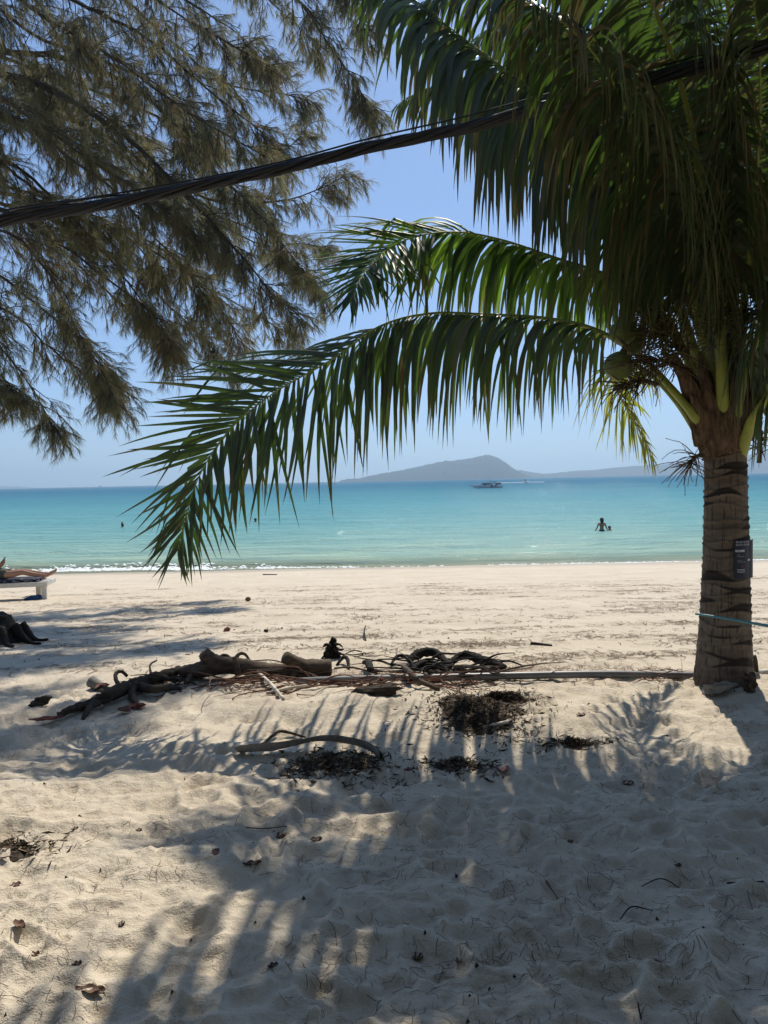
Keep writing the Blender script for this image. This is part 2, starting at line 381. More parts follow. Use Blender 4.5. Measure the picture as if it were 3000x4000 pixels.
M['petiole'] = simple('petiole', (0.34, 0.36, 0.065), (0.22, 0.26, 0.05), 5, 0.45, 0.15, 40, 0.004, (1, 1, 1), 0.4)
M['sheath'] = simple('sheath_fibre', (0.24, 0.16, 0.10), (0.05, 0.033, 0.022), 26, 0.9, 0.9, 60, 0.02, (1, 1, 0.3), 0.1)
M['coconut'] = simple('coconut_green', (0.14, 0.17, 0.04), (0.09, 0.12, 0.03), 7, 0.42, 0.1, 30, 0.004)
M['stalk'] = simple('flower_stalk', (0.15, 0.14, 0.04), (0.07, 0.06, 0.025), 9, 0.7, 0.2)
M['stalk_dry'] = simple('dry_stalk', (0.13, 0.09, 0.055), (0.05, 0.035, 0.022), 9, 0.8, 0.3)
M['bark'] = simple('casuarina_bark', (0.12, 0.09, 0.065), (0.05, 0.038, 0.028), 7, 0.9, 0.6, 30, 0.01)
M['drift'] = simple('driftwood', (0.17, 0.125, 0.088), (0.05, 0.037, 0.028), 5, 0.85, 0.7, 34, 0.012, (1.2, 5, 5), 0.2)
M['drift_dark'] = simple('dark_driftwood', (0.085, 0.066, 0.05), (0.03, 0.023, 0.018), 8, 0.9, 0.7, 34, 0.012, (1.5, 4, 4), 0.2)
M['char'] = simple('blackened_wood', (0.03, 0.026, 0.022), (0.010, 0.009, 0.008), 7, 0.9, 0.8, 26, 0.03, (1, 1, 1), 0.2)
M['twig_red'] = simple('red_brown_twig', (0.19, 0.085, 0.05), (0.09, 0.045, 0.03), 20, 0.8, 0.0)
M['twig'] = simple('grey_brown_twig', (0.17, 0.13, 0.095), (0.08, 0.06, 0.045), 20, 0.85, 0.0)
M['litter'] = simple('needle_litter', (0.26, 0.185, 0.115), (0.075, 0.055, 0.038), 9, 0.9, 0.0)
M['soil'] = simple('dark_litter_soil', (0.075, 0.057, 0.04), (0.025, 0.02, 0.015), 9, 0.95, 0.9, 30, 0.03)
M['dead_leaf'] = simple('dead_leaf', (0.17, 0.085, 0.05), (0.075, 0.04, 0.027), 9, 0.6, 0.3, 40, 0.004, (1, 1, 1), 0.35, 0.0, 0.7)
M['red_leaf'] = simple('red_dead_leaf', (0.27, 0.075, 0.05), (0.13, 0.04, 0.03), 9, 0.6, 0.2, 40, 0.003)
M['husk'] = simple('coconut_husk', (0.22, 0.115, 0.05), (0.10, 0.055, 0.03), 12, 0.9, 0.6, 60, 0.01)
M['pipe'] = simple('grey_pipe', (0.21, 0.215, 0.22), (0.12, 0.12, 0.12), 4, 0.42, 0.1, 30, 0.002)
M['pipe_white'] = simple('white_pipe', (0.62, 0.58, 0.50), (0.45, 0.41, 0.35), 5, 0.5, 0.1)
M['cable'] = simple('black_cable', (0.022, 0.022, 0.026), (0.012, 0.012, 0.014), 30, 0.5, 0.2, 60, 0.002, (1, 1, 1), 0.4)
M['teal'] = simple('teal_plastic', (0.10, 0.30, 0.34), (0.07, 0.22, 0.27), 5, 0.4, 0.05)
M['white_wood'] = simple('white_painted_wood', (0.68, 0.66, 0.60), (0.50, 0.48, 0.42), 9, 0.6, 0.25, 40, 0.003, (1, 6, 6))
M['hose'] = simple('old_webbing', (0.27, 0.25, 0.22), (0.16, 0.15, 0.13), 12, 0.9, 0.5, 70, 0.006)
M['white_stick'] = simple('bleached_stick', (0.70, 0.64, 0.52), (0.48, 0.42, 0.33), 10, 0.7, 0.2)
M['skin'] = simple('skin', (0.42, 0.235, 0.155), (0.33, 0.17, 0.11), 5, 0.5, 0.05)
M['skin_dark'] = simple('tanned_skin', (0.30, 0.165, 0.105), (0.22, 0.115, 0.075), 5, 0.5, 0.05)
M['hair'] = simple('dark_hair', (0.03, 0.02, 0.015), (0.012, 0.009, 0.008), 30, 0.5, 0.5, 80, 0.004)
M['black_cloth'] = simple('black_cloth', (0.012, 0.012, 0.014), (0.008, 0.008, 0.01), 20, 0.7, 0.1)
M['blue_rubber'] = simple('blue_foam', (0.03, 0.09, 0.22), (0.02, 0.06, 0.16), 8, 0.6, 0.1)
M['hull'] = simple('boat_white', (0.74, 0.75, 0.75), (0.62, 0.64, 0.65), 0.6, 0.3, 0.0, None, 0.01, (1, 1, 1), 0.5)
M['dark_glass'] = simple('dark_glass', (0.012, 0.02, 0.03), (0.008, 0.012, 0.02), 1, 0.12, 0.0, None, 0.01, (1, 1, 1), 0.6)
M['dark_metal'] = simple('dark_metal', (0.04, 0.045, 0.05), (0.025, 0.03, 0.03), 3, 0.4, 0.0)
M['purple'] = simple('purple_print', (0.16, 0.04, 0.16), (0.08, 0.02, 0.10), 3, 0.4, 0.0)
M['foam'] = simple('sea_foam', (0.86, 0.88, 0.86), (0.74, 0.80, 0.78), 30, 0.8, 0.4, 60, 0.01)
M['hill'] = simple('forested_hill', (0.014, 0.022, 0.016), (0.006, 0.010, 0.008), 0.02, 0.95, 0.9, 0.07, 6.0, (1, 1, 1), 0.1)
M['lump'] = simple('sandy_stone', (0.36, 0.32, 0.26), (0.24, 0.21, 0.17), 14, 0.95, 0.6, 40, 0.01)
M['ship'] = simple('distant_hull', (0.06, 0.05, 0.05), (0.03, 0.03, 0.03), 0.2, 0.7, 0.0)

# ================================================================== the setting
# beach: one sheet, finer towards the camera
def build_beach():
    s = np.concatenate([np.linspace(-6, 0.6, 24), 1 / np.linspace(1 / 0.8, 1 / 29.0, 760)])
    s = np.concatenate([s[s < 0.8], s[s >= 0.8], [31, 34, 38, 45]])
    s = np.unique(np.round(s, 6))
    tc = np.linspace(-0.74, 0.74, 640); ex = np.geomspace(0.78, 60, 26)
    t = np.concatenate([-ex[::-1], tc, ex])
    Y, Tt = np.meshgrid(s, t, indexing='ij')
    X = Tt * (np.maximum(Y, 0) + 0.75)
    X = np.clip(X, -160, 160) + np.where(np.abs(Tt) > 0.74, Tt * 1e-4, 0)
    Z = H(X, Y)
    n, m = X.shape
    V = np.stack([X, Y, Z], -1).reshape(-1, 3)
    i = np.arange(n - 1)[:, None] * m; j = np.arange(m - 1)[None]
    Q = np.stack([i + j, i + j + 1, i + m + j + 1, i + m + j], -1).reshape(-1, 4)
    o = mesh_np('beach', V, Q, M['sand']); return setp(o, 'pale sandy beach sloping down to the water', 'beach', kind='structure')
build_beach()

def sea_h(x, y):
    d = y + 0.06 * x - 25.0
    a = sstep(0, 8, d) * (1 - sstep(90, 260, y))
    z = a * (0.032 * fbm(x * 0.22, y * 0.62, 41, 3) + 0.022 * fbm(x * 0.9, y * 2.0, 43, 2))
    wob = 0.8 * fbm(x * 0.12, x * 0 + 1.7, 45, 2)
    z = z + 0.13 * np.exp(-((d - 2.1 - wob) / 0.35) ** 2) * (0.25 + 0.75 * sstep(1, -6, x)) * (0.7 + 0.6 * vn(x * 0.5, x * 0, 47))
    z = z + 0.07 * np.exp(-((d - 4.6 - 1.6 * wob) / 0.5) ** 2) * (0.5 + vn(x * 0.3, x * 0 + 3, 49)) + 0.05 * np.exp(-((d - 8.5 - wob * 2) / 0.7) ** 2)
    return SEA_Z + z
def build_sea():
    s = np.concatenate([1 / np.linspace(1 / 24.0, 1 / 1500.0, 620), np.geomspace(1600, 8600, 22)])
    tc = np.linspace(-0.62, 0.62, 420); ex = np.geomspace(0.66, 3.0, 14)
    t = np.concatenate([-ex[::-1], tc, ex]); Y, Tt = np.meshgrid(s, t, indexing='ij'); X = Tt * Y
    X = np.clip(X, -8600, 8600) + Tt * 1e-3
    Z = sea_h(X, Y); n, m = X.shape
    i = np.arange(n - 1)[:, None] * m; j = np.arange(m - 1)[None]
    Q = np.stack([i + j, i + j + 1, i + m + j + 1, i + m + j], -1).reshape(-1, 4)
    o = mesh_np('sea', np.stack([X, Y, Z], -1).reshape(-1, 3), Q, M['sea'])
    return setp(o, 'turquoise sea turning deeper blue towards the horizon', 'sea', kind='structure')
build_sea()

# hills across the bay
def hill(name, prof, D, depth, label, seed):
    px = np.array([p[0] for p in prof], float); py = np.array([p[1] for p in prof], float)
    vx = np.linspace(px[0], px[-1], 240); vy = np.interp(vx, px, py)
    crest = np.array([P(a, b, D) for a, b in zip(vx, vy)]); hz = np.maximum(crest[:, 2] - SEA_Z, 0.0)
    w = np.linspace(-1, 1, 33); sh = np.cos(w * math.pi / 2) ** 0.8
    X = np.repeat(crest[:, 0][:, None], 33, 1) * (1 + w[None] * depth / D * 0.5); Y = D + w[None] * depth + 0 * X
    nz = 1 + 0.10 * fbm(X / 60, Y / 60, seed, 3) + 0.05 * fbm(X / 14, Y / 14, seed + 7, 3)
    crn = 3.5 * np.abs(fbm(X / 9, Y / 9, seed + 11, 3)) * sstep(0, 14, hz)[:, None]
    Z = SEA_Z - 1.0 + (hz[:, None] * sh[None]) * nz + crn * sh[None] + 1.0 * sh[None]
    n, m = X.shape; i = np.arange(n - 1)[:, None] * m; j = np.arange(m - 1)[None]
    Q = np.stack([i + j, i + m + j, i + m + j + 1, i + j + 1], -1).reshape(-1, 4)
    o = mesh_np(name, np.stack([X, Y, Z], -1).reshape(-1, 3), Q, M['hill'], smooth=False)
    setp(o, label, 'hill', kind='structure')
hill('hill', [(738, 1038), (752, 1035), (775, 1034), (800, 1028), (860, 1018), (920, 1006), (960, 997), (985, 996), (1010, 993), (1040, 987), (1056, 985), (1070, 989), (1085, 997), (1100, 1009), (1118, 1020), (1135, 1030)], 3300, 420, 'forested headland with a rounded summit behind the speedboat', 61)
hill('hill', [(1085, 1030), (1110, 1016), (1125, 1016), (1150, 1021), (1172, 1024), (1210, 1021), (1255, 1017), (1285, 1016), (1330, 1011), (1400, 1005), (1480, 1000), (1540, 998), (1600, 988), (1640, 978), (1700, 970), (1800, 985), (1950, 1010)], 4300, 500, 'long low forested ridge behind the palm trunk', 71)
hill('hill', [(-220, 1056), (-100, 1049), (0, 1050), (40, 1051), (80, 1054)], 6600, 300, 'very faint flat strip of land on the horizon', 81)

# ------------------------------------------------------------------ foam along the shore (nobody could count it)
def build_foam():
    n = 5200; x = rng.uniform(-17, 17, n); k = rng.random(n)
    left = sstep(-1.0, -6.5, x) * sstep(-16.5, -13.5, x) * 0 + sstep(-3.0, -5.5, x)
    pat = sstep(-0.12, 0.16, fbm(x * 0.55, x * 0 + 7.7, 93, 2)); keep = rng.random(n) < (0.03 + 0.30 * pat) * (1 - left) + left * (0.08 + 0.62 * pat)
    x = x[keep]; left = left[keep]; n = len(x)
    edge = 25.55 - 0.06 * x + 0.45 * fbm(x * 0.35, x * 0 + 2.2, 91, 3)
    y = edge + np.abs(rng.normal(size=n)) * (0.10 + 0.42 * left) * (0.4 + 1.2 * rng.random(n)) + rng.normal(size=n) * 0.06
    z = np.maximum(sea_h(x, y), H(x, y, False)) + 0.012
    r = rng.uniform(0.018, 0.05, n) * (0.8 + 0.5 * left); a = rng.uniform(0, 6.28, n)
    ang = np.linspace(0, 2 * math.pi, 6, endpoint=False)
    rr = r[:, None] * rng.uniform(0.6, 1.3, (n, 6))
    V = np.stack([x[:, None] + rr * np.cos(ang + a[:, None]) * 1.9, y[:, None] + rr * np.sin(ang + a[:, None]) * 1.0, z[:, None] + 0 * rr], -1)
    top = np.stack([x, y, z + r * rng.uniform(0.5, 1.1, n)], -1)[:, None]
    V = np.concatenate([V, top], 1).reshape(-1, 3); b = (np.arange(n) * 7)[:, None, None]; j = np.arange(6)
    F = (b + np.stack([j, (j + 1) % 6, np.full(6, 6)], -1)[None]).reshape(-1, 3)
    setp(mesh_np('shore_foam', V, F, M['foam']), 'white foam where small waves meet the sand', 'foam', kind='stuff')
build_foam()

# ================================================================== coconut palm
TRB = P(1563, 1496, 5.5); TRT = P(1566, 968, 5.5)
TRB[2] = h1(TRB[0], TRB[1]) - 0.05
palm = thing('palm_tree', (TRB[0], TRB[1], h1(TRB[0], TRB[1])), 'short coconut palm with a ringed trunk beside the pipe', 'palm tree')
def trunk_r(z):     # z from 0 (ground) to 1 (crown)
    return np.interp(z, [0, 0.06, 0.15, 0.3, 0.5, 0.75, 1.0, 1.12], [0.222, 0.212, 0.198, 0.184, 0.170, 0.157, 0.150, 0.13])
def trunk_c(z):
    c = TRB + (TRT - TRB) * z; c = c + np.array([0.012 * math.sin(z * 3.0), 0, 0]); return c
def build_trunk():
    nz, na = 300, 72; zz = np.linspace(0, 1.1, nz); aa = np.linspace(0, 2 * math.pi, na, endpoint=False)
    r0 = np.random.default_rng(4); rings = []; z = 0.10
    while z < 1.1:
        rings.append((z, r0.uniform(0.006, 0.02), r0.uniform(0, 6.28), r0.uniform(0.012, 0.030), r0.uniform(-0.012, 0.012))); z += r0.uniform(0.030, 0.052)
    V = []; A = []
    for z in zz:
        c = trunk_c(z); r = trunk_r(z) * np.ones(na); dark = np.zeros(na)
        for (rz, w, ph, thick, tilt) in rings:
            if abs(z - rz) > 0.06: continue
            e = rz + 0.012 * np.sin(aa + ph) + 0.006 * np.sin(3 * aa + ph * 2)
            q = z - e
            up = sstep(0.12, 0.3, rz)
            r = r + (0.0025 + 0.0045 * up) * np.exp(-(q / 0.004) ** 2) - 0.003 * up * np.exp(-((q - 0.012) / 0.006) ** 2)
            th = thick * np.clip(0.75 * np.sin(aa * 1.0 + ph * 3) + 0.55 * np.sin(aa * 2 + ph * 5) + 0.1, 0, 1.4)
            dark = np.maximum(dark, (sstep(-0.002, 0.002, q) * (1 - sstep(th - 0.003, th + 0.004, q))) * sstep(0.003, 0.006, th))
        r = r + 0.0035 * fbm(aa * 3 + 11, aa * 0 + z * 26, 33, 3) * (1 + 1.5 * (z < 0.3))
        low = 1 - float(sstep(0.0, 0.34, z))
        r = r + low * (0.006 * np.sin(aa * 14 + 2 * math.sin(z * 40)) + 0.008 * fbm(aa * 4 + 3, aa * 0 + z * 9, 35, 2))
        V.append(np.stack([c[0] + r * np.cos(aa), c[1] + r * np.sin(aa), np.full(na, c[2])], -1)); A.append(np.stack([dark, dark, dark], -1))
    V = np.vstack(V); A = np.vstack(A)
    i = np.arange(nz - 1)[:, None] * na; j = np.arange(na)[None]; j2 = (j + 1) % na
    Q = np.stack([i + j, i + j2, i + na + j2, i + na + j], -1).reshape(-1, 4)
    mesh_np('trunk', V, Q, M['palm_bark'], palm, attr=A)
build_trunk()

ZU = np.array([0, 0, 1.0])
def leaflet_mesh(p, d, T, L, w, droop, kink, rnd, dry, seg=7, fold=0.22):
    """vectorised leaflets: p,d,T (n,3); L,w,droop,kink,rnd,dry (n,) -> V (n, seg+1, 3, 3), attr"""
    n = len(p); pts = [p]; dirs = [d]; cur = d.copy(); pos = p.copy(); jit = rng.normal(size=(n, 3)) * 0.05
    kpos = rng.uniform(0.35, 0.8, n)
    for k in range(seg):
        t = (k + 1) / seg
        g = droop * (0.34 + 0.16 * t)
        cur = nrm(cur + g[:, None] * -ZU + jit * 0.4)
        kk = (np.abs(t - kpos) < 0.5 / seg) * kink
        cur = nrm(cur + kk[:, None] * (-ZU * 1.6 + jit * 6))
        pos = pos + cur * (L / seg)[:, None]
        pts.append(pos); dirs.append(cur.copy())
    pts = np.stack(pts, 1); dirs = np.stack(dirs, 1)
    tt = np.linspace(0, 1, seg + 1)
    prof = np.interp(tt, [0, 0.08, 0.25, 0.55, 0.85, 1.0], [0.35, 0.75, 1.0, 0.82, 0.36, 0.03])
    W = T[:, None, :] - dirs * np.sum(T[:, None, :] * dirs, -1, keepdims=True); W = nrm(W)
    Nn = nrm(np.cross(W, dirs)); hw = (w[:, None] * prof[None] * 0.5)[..., None]
    Vv = np.stack([pts - W * hw + Nn * hw * fold * 2, pts, pts + W * hw + Nn * hw * fold * 2], 2)
    at = np.zeros((n, seg + 1, 3, 3)); at[..., 0] = tt[None, :, None]; at[..., 1] = rnd[:, None, None]; at[..., 2] = dry[:, None, None]
    return Vv, at
def leaflet_faces(seg):
    f = []
    for k in range(seg):
        for c in (0, 1):
            f.append((k * 3 + c, k * 3 + c + 1, (k + 1) * 3 + c + 1, (k + 1) * 3 + c))
    return np.array(f)
SEG = 7; LF = leaflet_faces(SEG)

frond_count = 0
def frond(ctrl, outward, nl=120, pet=0.24, Lmax=0.95, width=0.037, droop=(0.55, 0.55, 0.3), roll=((0, 0), (1, 0)), dryp=0.05, angle=(68, 26), petr=(0.058, 0.026), single=0, skip=0.07, dih=8, label=None, kinkp=0.24, lm='leaf'):
    """ctrl: centre line of the leaf from its base; single: how many leaflets become parts of their own"""
    global frond_count; frond_count += 1
    n = 70; path = cat(ctrl, n); s = np.linspace(0, 1, n)
    rad = np.interp(s, [0, 0.07, pet, pet + 0.2, 0.8, 1.0], [petr[0], petr[0] * 0.72, petr[1], petr[1] * 0.6, 0.007, 0.0025])
    V, F = tubes(path[None], rad[None], 8, 0, True, 0.72)
    fr = mesh_np('frond', V, F, M['petiole'], palm)
    if label: fr['label'] = label
    T = np.empty_like(path); T[1:-1] = path[2:] - path[:-2]; T[0] = path[1] - path[0]; T[-1] = path[-1] - path[-2]; T = nrm(T)
    o = np.asarray(outward, float); o = o / np.linalg.norm(o)
    hh = T @ o; Nr = nrm(ZU[None] * hh[:, None] - o[None] * T[:, 2:3]); Nr = nrm(Nr - T * np.sum(Nr * T, 1, keepdims=True))
    S = np.cross(T, Nr)
    ra = np.radians(np.interp(s, [a for a, _ in roll], [b for _, b in roll]))[:, None]
    S2 = np.cos(ra) * S + np.sin(ra) * Nr; N2 = np.cos(ra) * Nr - np.sin(ra) * S
    u = np.linspace(0.0, 1.0, nl); u = np.repeat(u, 2); side = np.tile([1.0, -1.0], nl); u = u + rng.normal(size=len(u)) * 0.3 / nl
    k = rng.random(len(u)) > skip; u = np.clip(u[k], 0, 1); side = side[k]
    sp = pet + (1 - pet) * u
    it = lambda A: np.stack([np.interp(sp, s, A[:, c]) for c in range(3)], 1)
    p, Tt, Ss, Nn = it(path), nrm(it(T)), nrm(it(S2)), nrm(it(N2))
    a = np.radians(np.interp(u, [0, 0.7, 1], [angle[0], angle[0] * 0.72, angle[1]]) + rng.normal(size=len(u)) * 7.5)
    e = np.radians(dih + rng.normal(size=len(u)) * 7)
    d = Tt * np.cos(a)[:, None] + np.sin(a)[:, None] * (Ss * side[:, None] * np.cos(e)[:, None] + Nn * np.sin(e)[:, None])
    L = Lmax * np.interp(u, [0, 0.12, 0.35, 0.6, 0.85, 1], [0.55, 0.85, 1.0, 0.93, 0.60, 0.28]) * rng.uniform(0.74, 1.12, len(u))
    dr = np.interp(u, *zip(*droop)) if hasattr(droop[0], '__len__') else np.interp(u, [0, 0.5, 1], droop); dr = dr * rng.uniform(0.75, 1.25, len(u))
    w = width * np.interp(u, [0, 0.2, 0.8, 1], [0.7, 1.0, 0.9, 0.55]) * rng.uniform(0.8, 1.15, len(u))
    dry = (rng.random(len(u)) < dryp) * rng.uniform(0.55, 1.0, len(u))
    kink = (rng.random(len(u)) < kinkp) * rng.uniform(0.3, 0.9, len(u))
    Vv, at = leaflet_mesh(nrm(d) * 0 + p, nrm(d), Tt, L, w, dr, kink, rng.random(len(u)), dry, SEG)
    order = np.argsort(-L); n1 = min(single, len(order)); one = order[:n1]; rest = order[n1:]
    nv = (SEG + 1) * 3
    for i in one:
        mesh_np('leaflet', Vv[i].reshape(-1, 3), LF, M[lm], fr, attr=at[i].reshape(-1, 3))
    if len(rest):
        b = (np.arange(len(rest)) * nv)[:, None, None]
        lv = mesh_np('leaflets', Vv[rest].reshape(-1, 3), (b + LF[None]).reshape(-1, 4), M[lm], fr, attr=at[rest].reshape(-1, 3))
        lv['kind'] = 'stuff'
    return fr

PV = lambda L: [P(*q) for q in L]
CC = P(1566, 905, 5.5)                     # middle of the crown
# the long arching leaf that droops to the left with its tip hanging over the water
frond(PV([(1535, 950, 5.5), (1512, 915, 5.40), (1490, 886, 5.38), (1455, 845, 5.42), (1385, 772, 5.58), (1285, 712, 5.78), (1180, 688, 5.98), (1060, 680, 6.15), (930, 677, 6.25), (820, 705, 6.25), (720, 775, 6.18), (590, 850, 6.05), (490, 935, 5.92), (430, 1030, 5.82), (400, 1120, 5.74), (385, 1185, 5.7)]),
      (-0.99, 0.12, 0), nl=165, pet=0.21, Lmax=1.30, width=0.044, droop=((0, 1.2), (0.38, 1.5), (0.47, 0.3), (0.6, 0.09), (1, 0.05)), roll=((0, 0), (0.48, 4), (0.58, 55), (0.7, 78), (1, 86)), dryp=0.03, angle=(66, 24), single=160, label='long arching frond whose tip hangs low over the water', kinkp=0.3, dih=2)
# the shorter leaf above it, its tip curling down
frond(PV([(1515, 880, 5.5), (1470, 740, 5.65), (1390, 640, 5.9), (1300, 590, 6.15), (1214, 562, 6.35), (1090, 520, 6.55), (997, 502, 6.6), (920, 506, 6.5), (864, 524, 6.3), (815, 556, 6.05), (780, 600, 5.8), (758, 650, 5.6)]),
      (-1, 0.0, 0), nl=145, pet=0.26, Lmax=1.08, width=0.046, droop=((0, 1.2), (0.40, 1.2), (0.52, 0.35), (0.65, 0.10), (1, 0.05)), roll=((0, 0), (0.5, 10), (0.62, 50), (0.75, 62), (1, 70)), dryp=0.03, angle=(62, 24), single=110, lm='leaf_backlit', label='shorter backlit frond curling down in the middle', dih=4)
# the leaf across the top of the picture
frond(PV([(1530, 850, 5.45), (1455, 620, 5.6), (1380, 440, 5.8), (1290, 320, 6.0), (1170, 210, 6.2), (1000, 82, 6.45), (910, 10, 6.55), (850, -30, 6.6), (800, -50, 6.6)]),
      (-0.95, 0.25, 0), nl=140, pet=0.24, Lmax=1.5, width=0.060, droop=(1.7, 1.7, 0.8), roll=((0, 0), (1, 20)), dryp=0.05, angle=(66, 28), single=50, label='frond rising to the top edge with long hanging leaflets', dih=2)
# upright leaf with the yellow-green stalk
frond(PV([(1563, 945, 5.5), (1562, 890, 5.36), (1560, 840, 5.27), (1558, 770, 5.2), (1545, 620, 5.0), (1518, 420, 4.7), (1478, 210, 4.4), (1405, 0, 4.1), (1300, -170, 3.8), (1150, -280, 3.4)]),
      (-0.35, -0.94, 0), nl=128, pet=0.30, Lmax=1.0, width=0.040, droop=(1.5, 1.5, 0.9), dryp=0.16, petr=(0.062, 0.036), label='upright frond with a thick yellow green stalk')
frond(PV([(1584, 970, 5.5), (1592, 910, 5.36), (1600, 855, 5.27), (1615, 790, 5.2), (1648, 700, 5.14), (1710, 580, 5.1), (1800, 500, 4.9), (1920, 470, 4.6)]),
      (0.7, -0.7, 0), nl=112, pet=0.30, Lmax=0.9, droop=(1.2, 1.2, 0.8), dryp=0.06, petr=(0.06, 0.034))
frond(PV([(1535, 870, 5.5), (1500, 780, 5.55), (1466, 660, 5.62), (1440, 510, 5.75), (1400, 350, 5.9), (1330, 215, 6.1), (1220, 130, 6.3), (1120, 120, 6.4)]),
      (-0.8, 0.6, 0), nl=128, pet=0.30, Lmax=1.0, width=0.038, droop=(1.4, 1.4, 0.7), dryp=0.08, petr=(0.06, 0.034))
frond(PV([(1590, 1010, 5.52), (1604, 968, 5.37), (1616, 932, 5.29), (1632, 895, 5.2), (1690, 820, 5.05), (1790, 760, 4.8), (1910, 780, 4.4)]),
      (0.75, -0.65, 0), nl=70, pet=0.34, Lmax=0.8, droop=(1.1, 1.1, 0.8), dryp=0.06, petr=(0.075, 0.038))
# leaf behind, arching away and hanging down beside the trunk, lit from behind
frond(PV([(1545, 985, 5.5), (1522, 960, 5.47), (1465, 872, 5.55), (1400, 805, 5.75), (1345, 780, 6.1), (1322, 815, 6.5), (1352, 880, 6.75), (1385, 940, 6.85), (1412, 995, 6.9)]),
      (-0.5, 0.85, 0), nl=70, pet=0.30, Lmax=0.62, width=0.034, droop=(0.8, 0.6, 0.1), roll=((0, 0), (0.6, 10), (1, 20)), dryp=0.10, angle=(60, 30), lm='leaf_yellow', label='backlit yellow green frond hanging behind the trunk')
frond(PV([(1562, 870, 5.58), (1572, 720, 5.75), (1585, 540, 6.05), (1600, 370, 6.4), (1630, 240, 6.9), (1680, 180, 7.4)]),
      (0.25, 0.97, 0), nl=120, pet=0.26, Lmax=0.98, droop=(1.2, 1.2, 0.8), dryp=0.05)
frond(PV([(1548, 875, 5.56), (1512, 700, 5.35), (1450, 500, 4.9), (1385, 320, 4.55), (1320, 170, 4.2), (1230, 60, 3.9), (1120, -10, 3.6)]),
      (-0.6, -0.8, 0), nl=128, pet=0.26, Lmax=1.0, width=0.038, droop=(1.5, 1.4, 0.9), dryp=0.16)
frond(PV([(1580, 880, 5.55), (1602, 700, 5.3), (1625, 480, 4.75), (1640, 280, 4.4), (1640, 110, 4.05), (1620, -40, 3.7)]),
      (0.2, -0.98, 0), nl=128, pet=0.28, Lmax=1.0, width=0.038, droop=(1.4, 1.4, 0.9), dryp=0.16)
frond(PV([(1596, 885, 5.55), (1640, 740, 5.8), (1720, 620, 6.2), (1830, 560, 6.7), (1950, 560, 7.1)]),
      (0.75, 0.66, 0), nl=110, pet=0.26, Lmax=0.95, droop=(1.1, 1.1, 0.8), dryp=0.05)
frond(PV([(1545, 880, 5.6), (1510, 720, 5.85), (1462, 560, 6.25), (1420, 440, 6.75), (1385, 390, 7.3), (1350, 400, 7.8)]),
      (-0.3, 0.95, 0), nl=120, pet=0.26, Lmax=0.98, droop=(1.2, 1.2, 0.7), dryp=0.05)
frond(PV([(1570, 870, 5.5), (1590, 620, 5.6), (1660, 380, 5.7), (1760, 200, 5.8), (1900, 100, 5.8)]),
      (0.95, 0.2, 0), nl=120, pet=0.26, Lmax=0.98, droop=(1.2, 1.2, 0.7), dryp=0.06)
frond(PV([(1558, 870, 5.6), (1540, 600, 5.5), (1490, 330, 5.3), (1410, 110, 5.3), (1300, -60, 5.3), (1150, -170, 5.3), (1000, -190, 5.3)]),
      (-0.95, -0.1, 0), nl=128, pet=0.25, Lmax=1.0, width=0.038, droop=(1.3, 1.3, 0.8), dryp=0.08)
frond(PV([(1566, 870, 5.5), (1556, 620, 5.6), (1530, 360, 5.8), (1490, 120, 6.1), (1430, -80, 6.4), (1350, -200, 6.8)]),
      (-0.3, 0.9, 0), nl=128, pet=0.25, Lmax=1.0, width=0.038, droop=(1.2, 1.2, 0.8), dryp=0.05)
frond(PV([(1575, 870, 5.58), (1590, 600, 5.35), (1600, 340, 5.0), (1580, 60, 4.7), (1520, -180, 4.3), (1420, -360, 3.8)]),
      (-0.1, -0.98, 0), nl=128, pet=0.25, Lmax=1.0, width=0.038, droop=(1.4, 1.4, 0.9), dryp=0.08)

for pts_, out_ in (([(2.62, 5.52, 2.3), (2.40, 6.0, 3.8), (1.9, 6.6, 4.9), (1.25, 7.1, 5.5), (0.75, 7.35, 5.65), (0.3, 7.5, 5.55)], (-0.75, 0.65, 0)), ([(2.64, 5.52, 2.3), (2.60, 6.2, 4.2), (2.3, 6.9, 5.5), (1.9, 7.5, 6.3), (1.4, 8.0, 6.6), (1.0, 8.3, 6.5)], (-0.5, 0.86, 0)),
                    ([(2.66, 5.52, 2.3), (2.62, 6.0, 4.0), (2.6, 6.6, 5.4), (2.5, 7.2, 6.3), (2.3, 7.8, 6.8), (2.1, 8.4, 6.8)], (-0.15, 0.98, 0)), ([(2.68, 5.5, 2.3), (2.9, 6.0, 4.0), (3.2, 6.5, 5.3), (3.4, 7.0, 6.2), (3.5, 7.6, 6.7), (3.5, 8.2, 6.7)], (0.3, 0.95, 0)),
                    ([(2.63, 5.6, 2.3), (2.4, 6.4, 4.2), (2.0, 7.2, 5.4), (1.65, 7.9, 6.0), (1.4, 8.4, 6.15), (1.2, 8.8, 6.0)], (-0.4, 0.9, 0)), ([(2.66, 5.6, 2.3), (2.7, 6.5, 4.3), (2.6, 7.4, 5.6), (2.4, 8.2, 6.3), (2.2, 8.9, 6.5), (2.0, 9.4, 6.3)], (-0.15, 0.98, 0)),
                    ([(2.62, 5.5, 2.3), (2.3, 5.8, 3.9), (1.75, 6.1, 5.1), (1.3, 6.3, 5.7), (0.9, 6.4, 5.95), (0.5, 6.5, 5.9)], (-0.95, 0.3, 0))):
    frond([np.array(q_) for q_ in pts_], out_, nl=128, pet=0.25, Lmax=1.15, width=0.050, droop=(1.2, 1.2, 0.8), dryp=0.06, petr=(0.042, 0.022))  # extra back fronds, added to cast more shade on the near sand
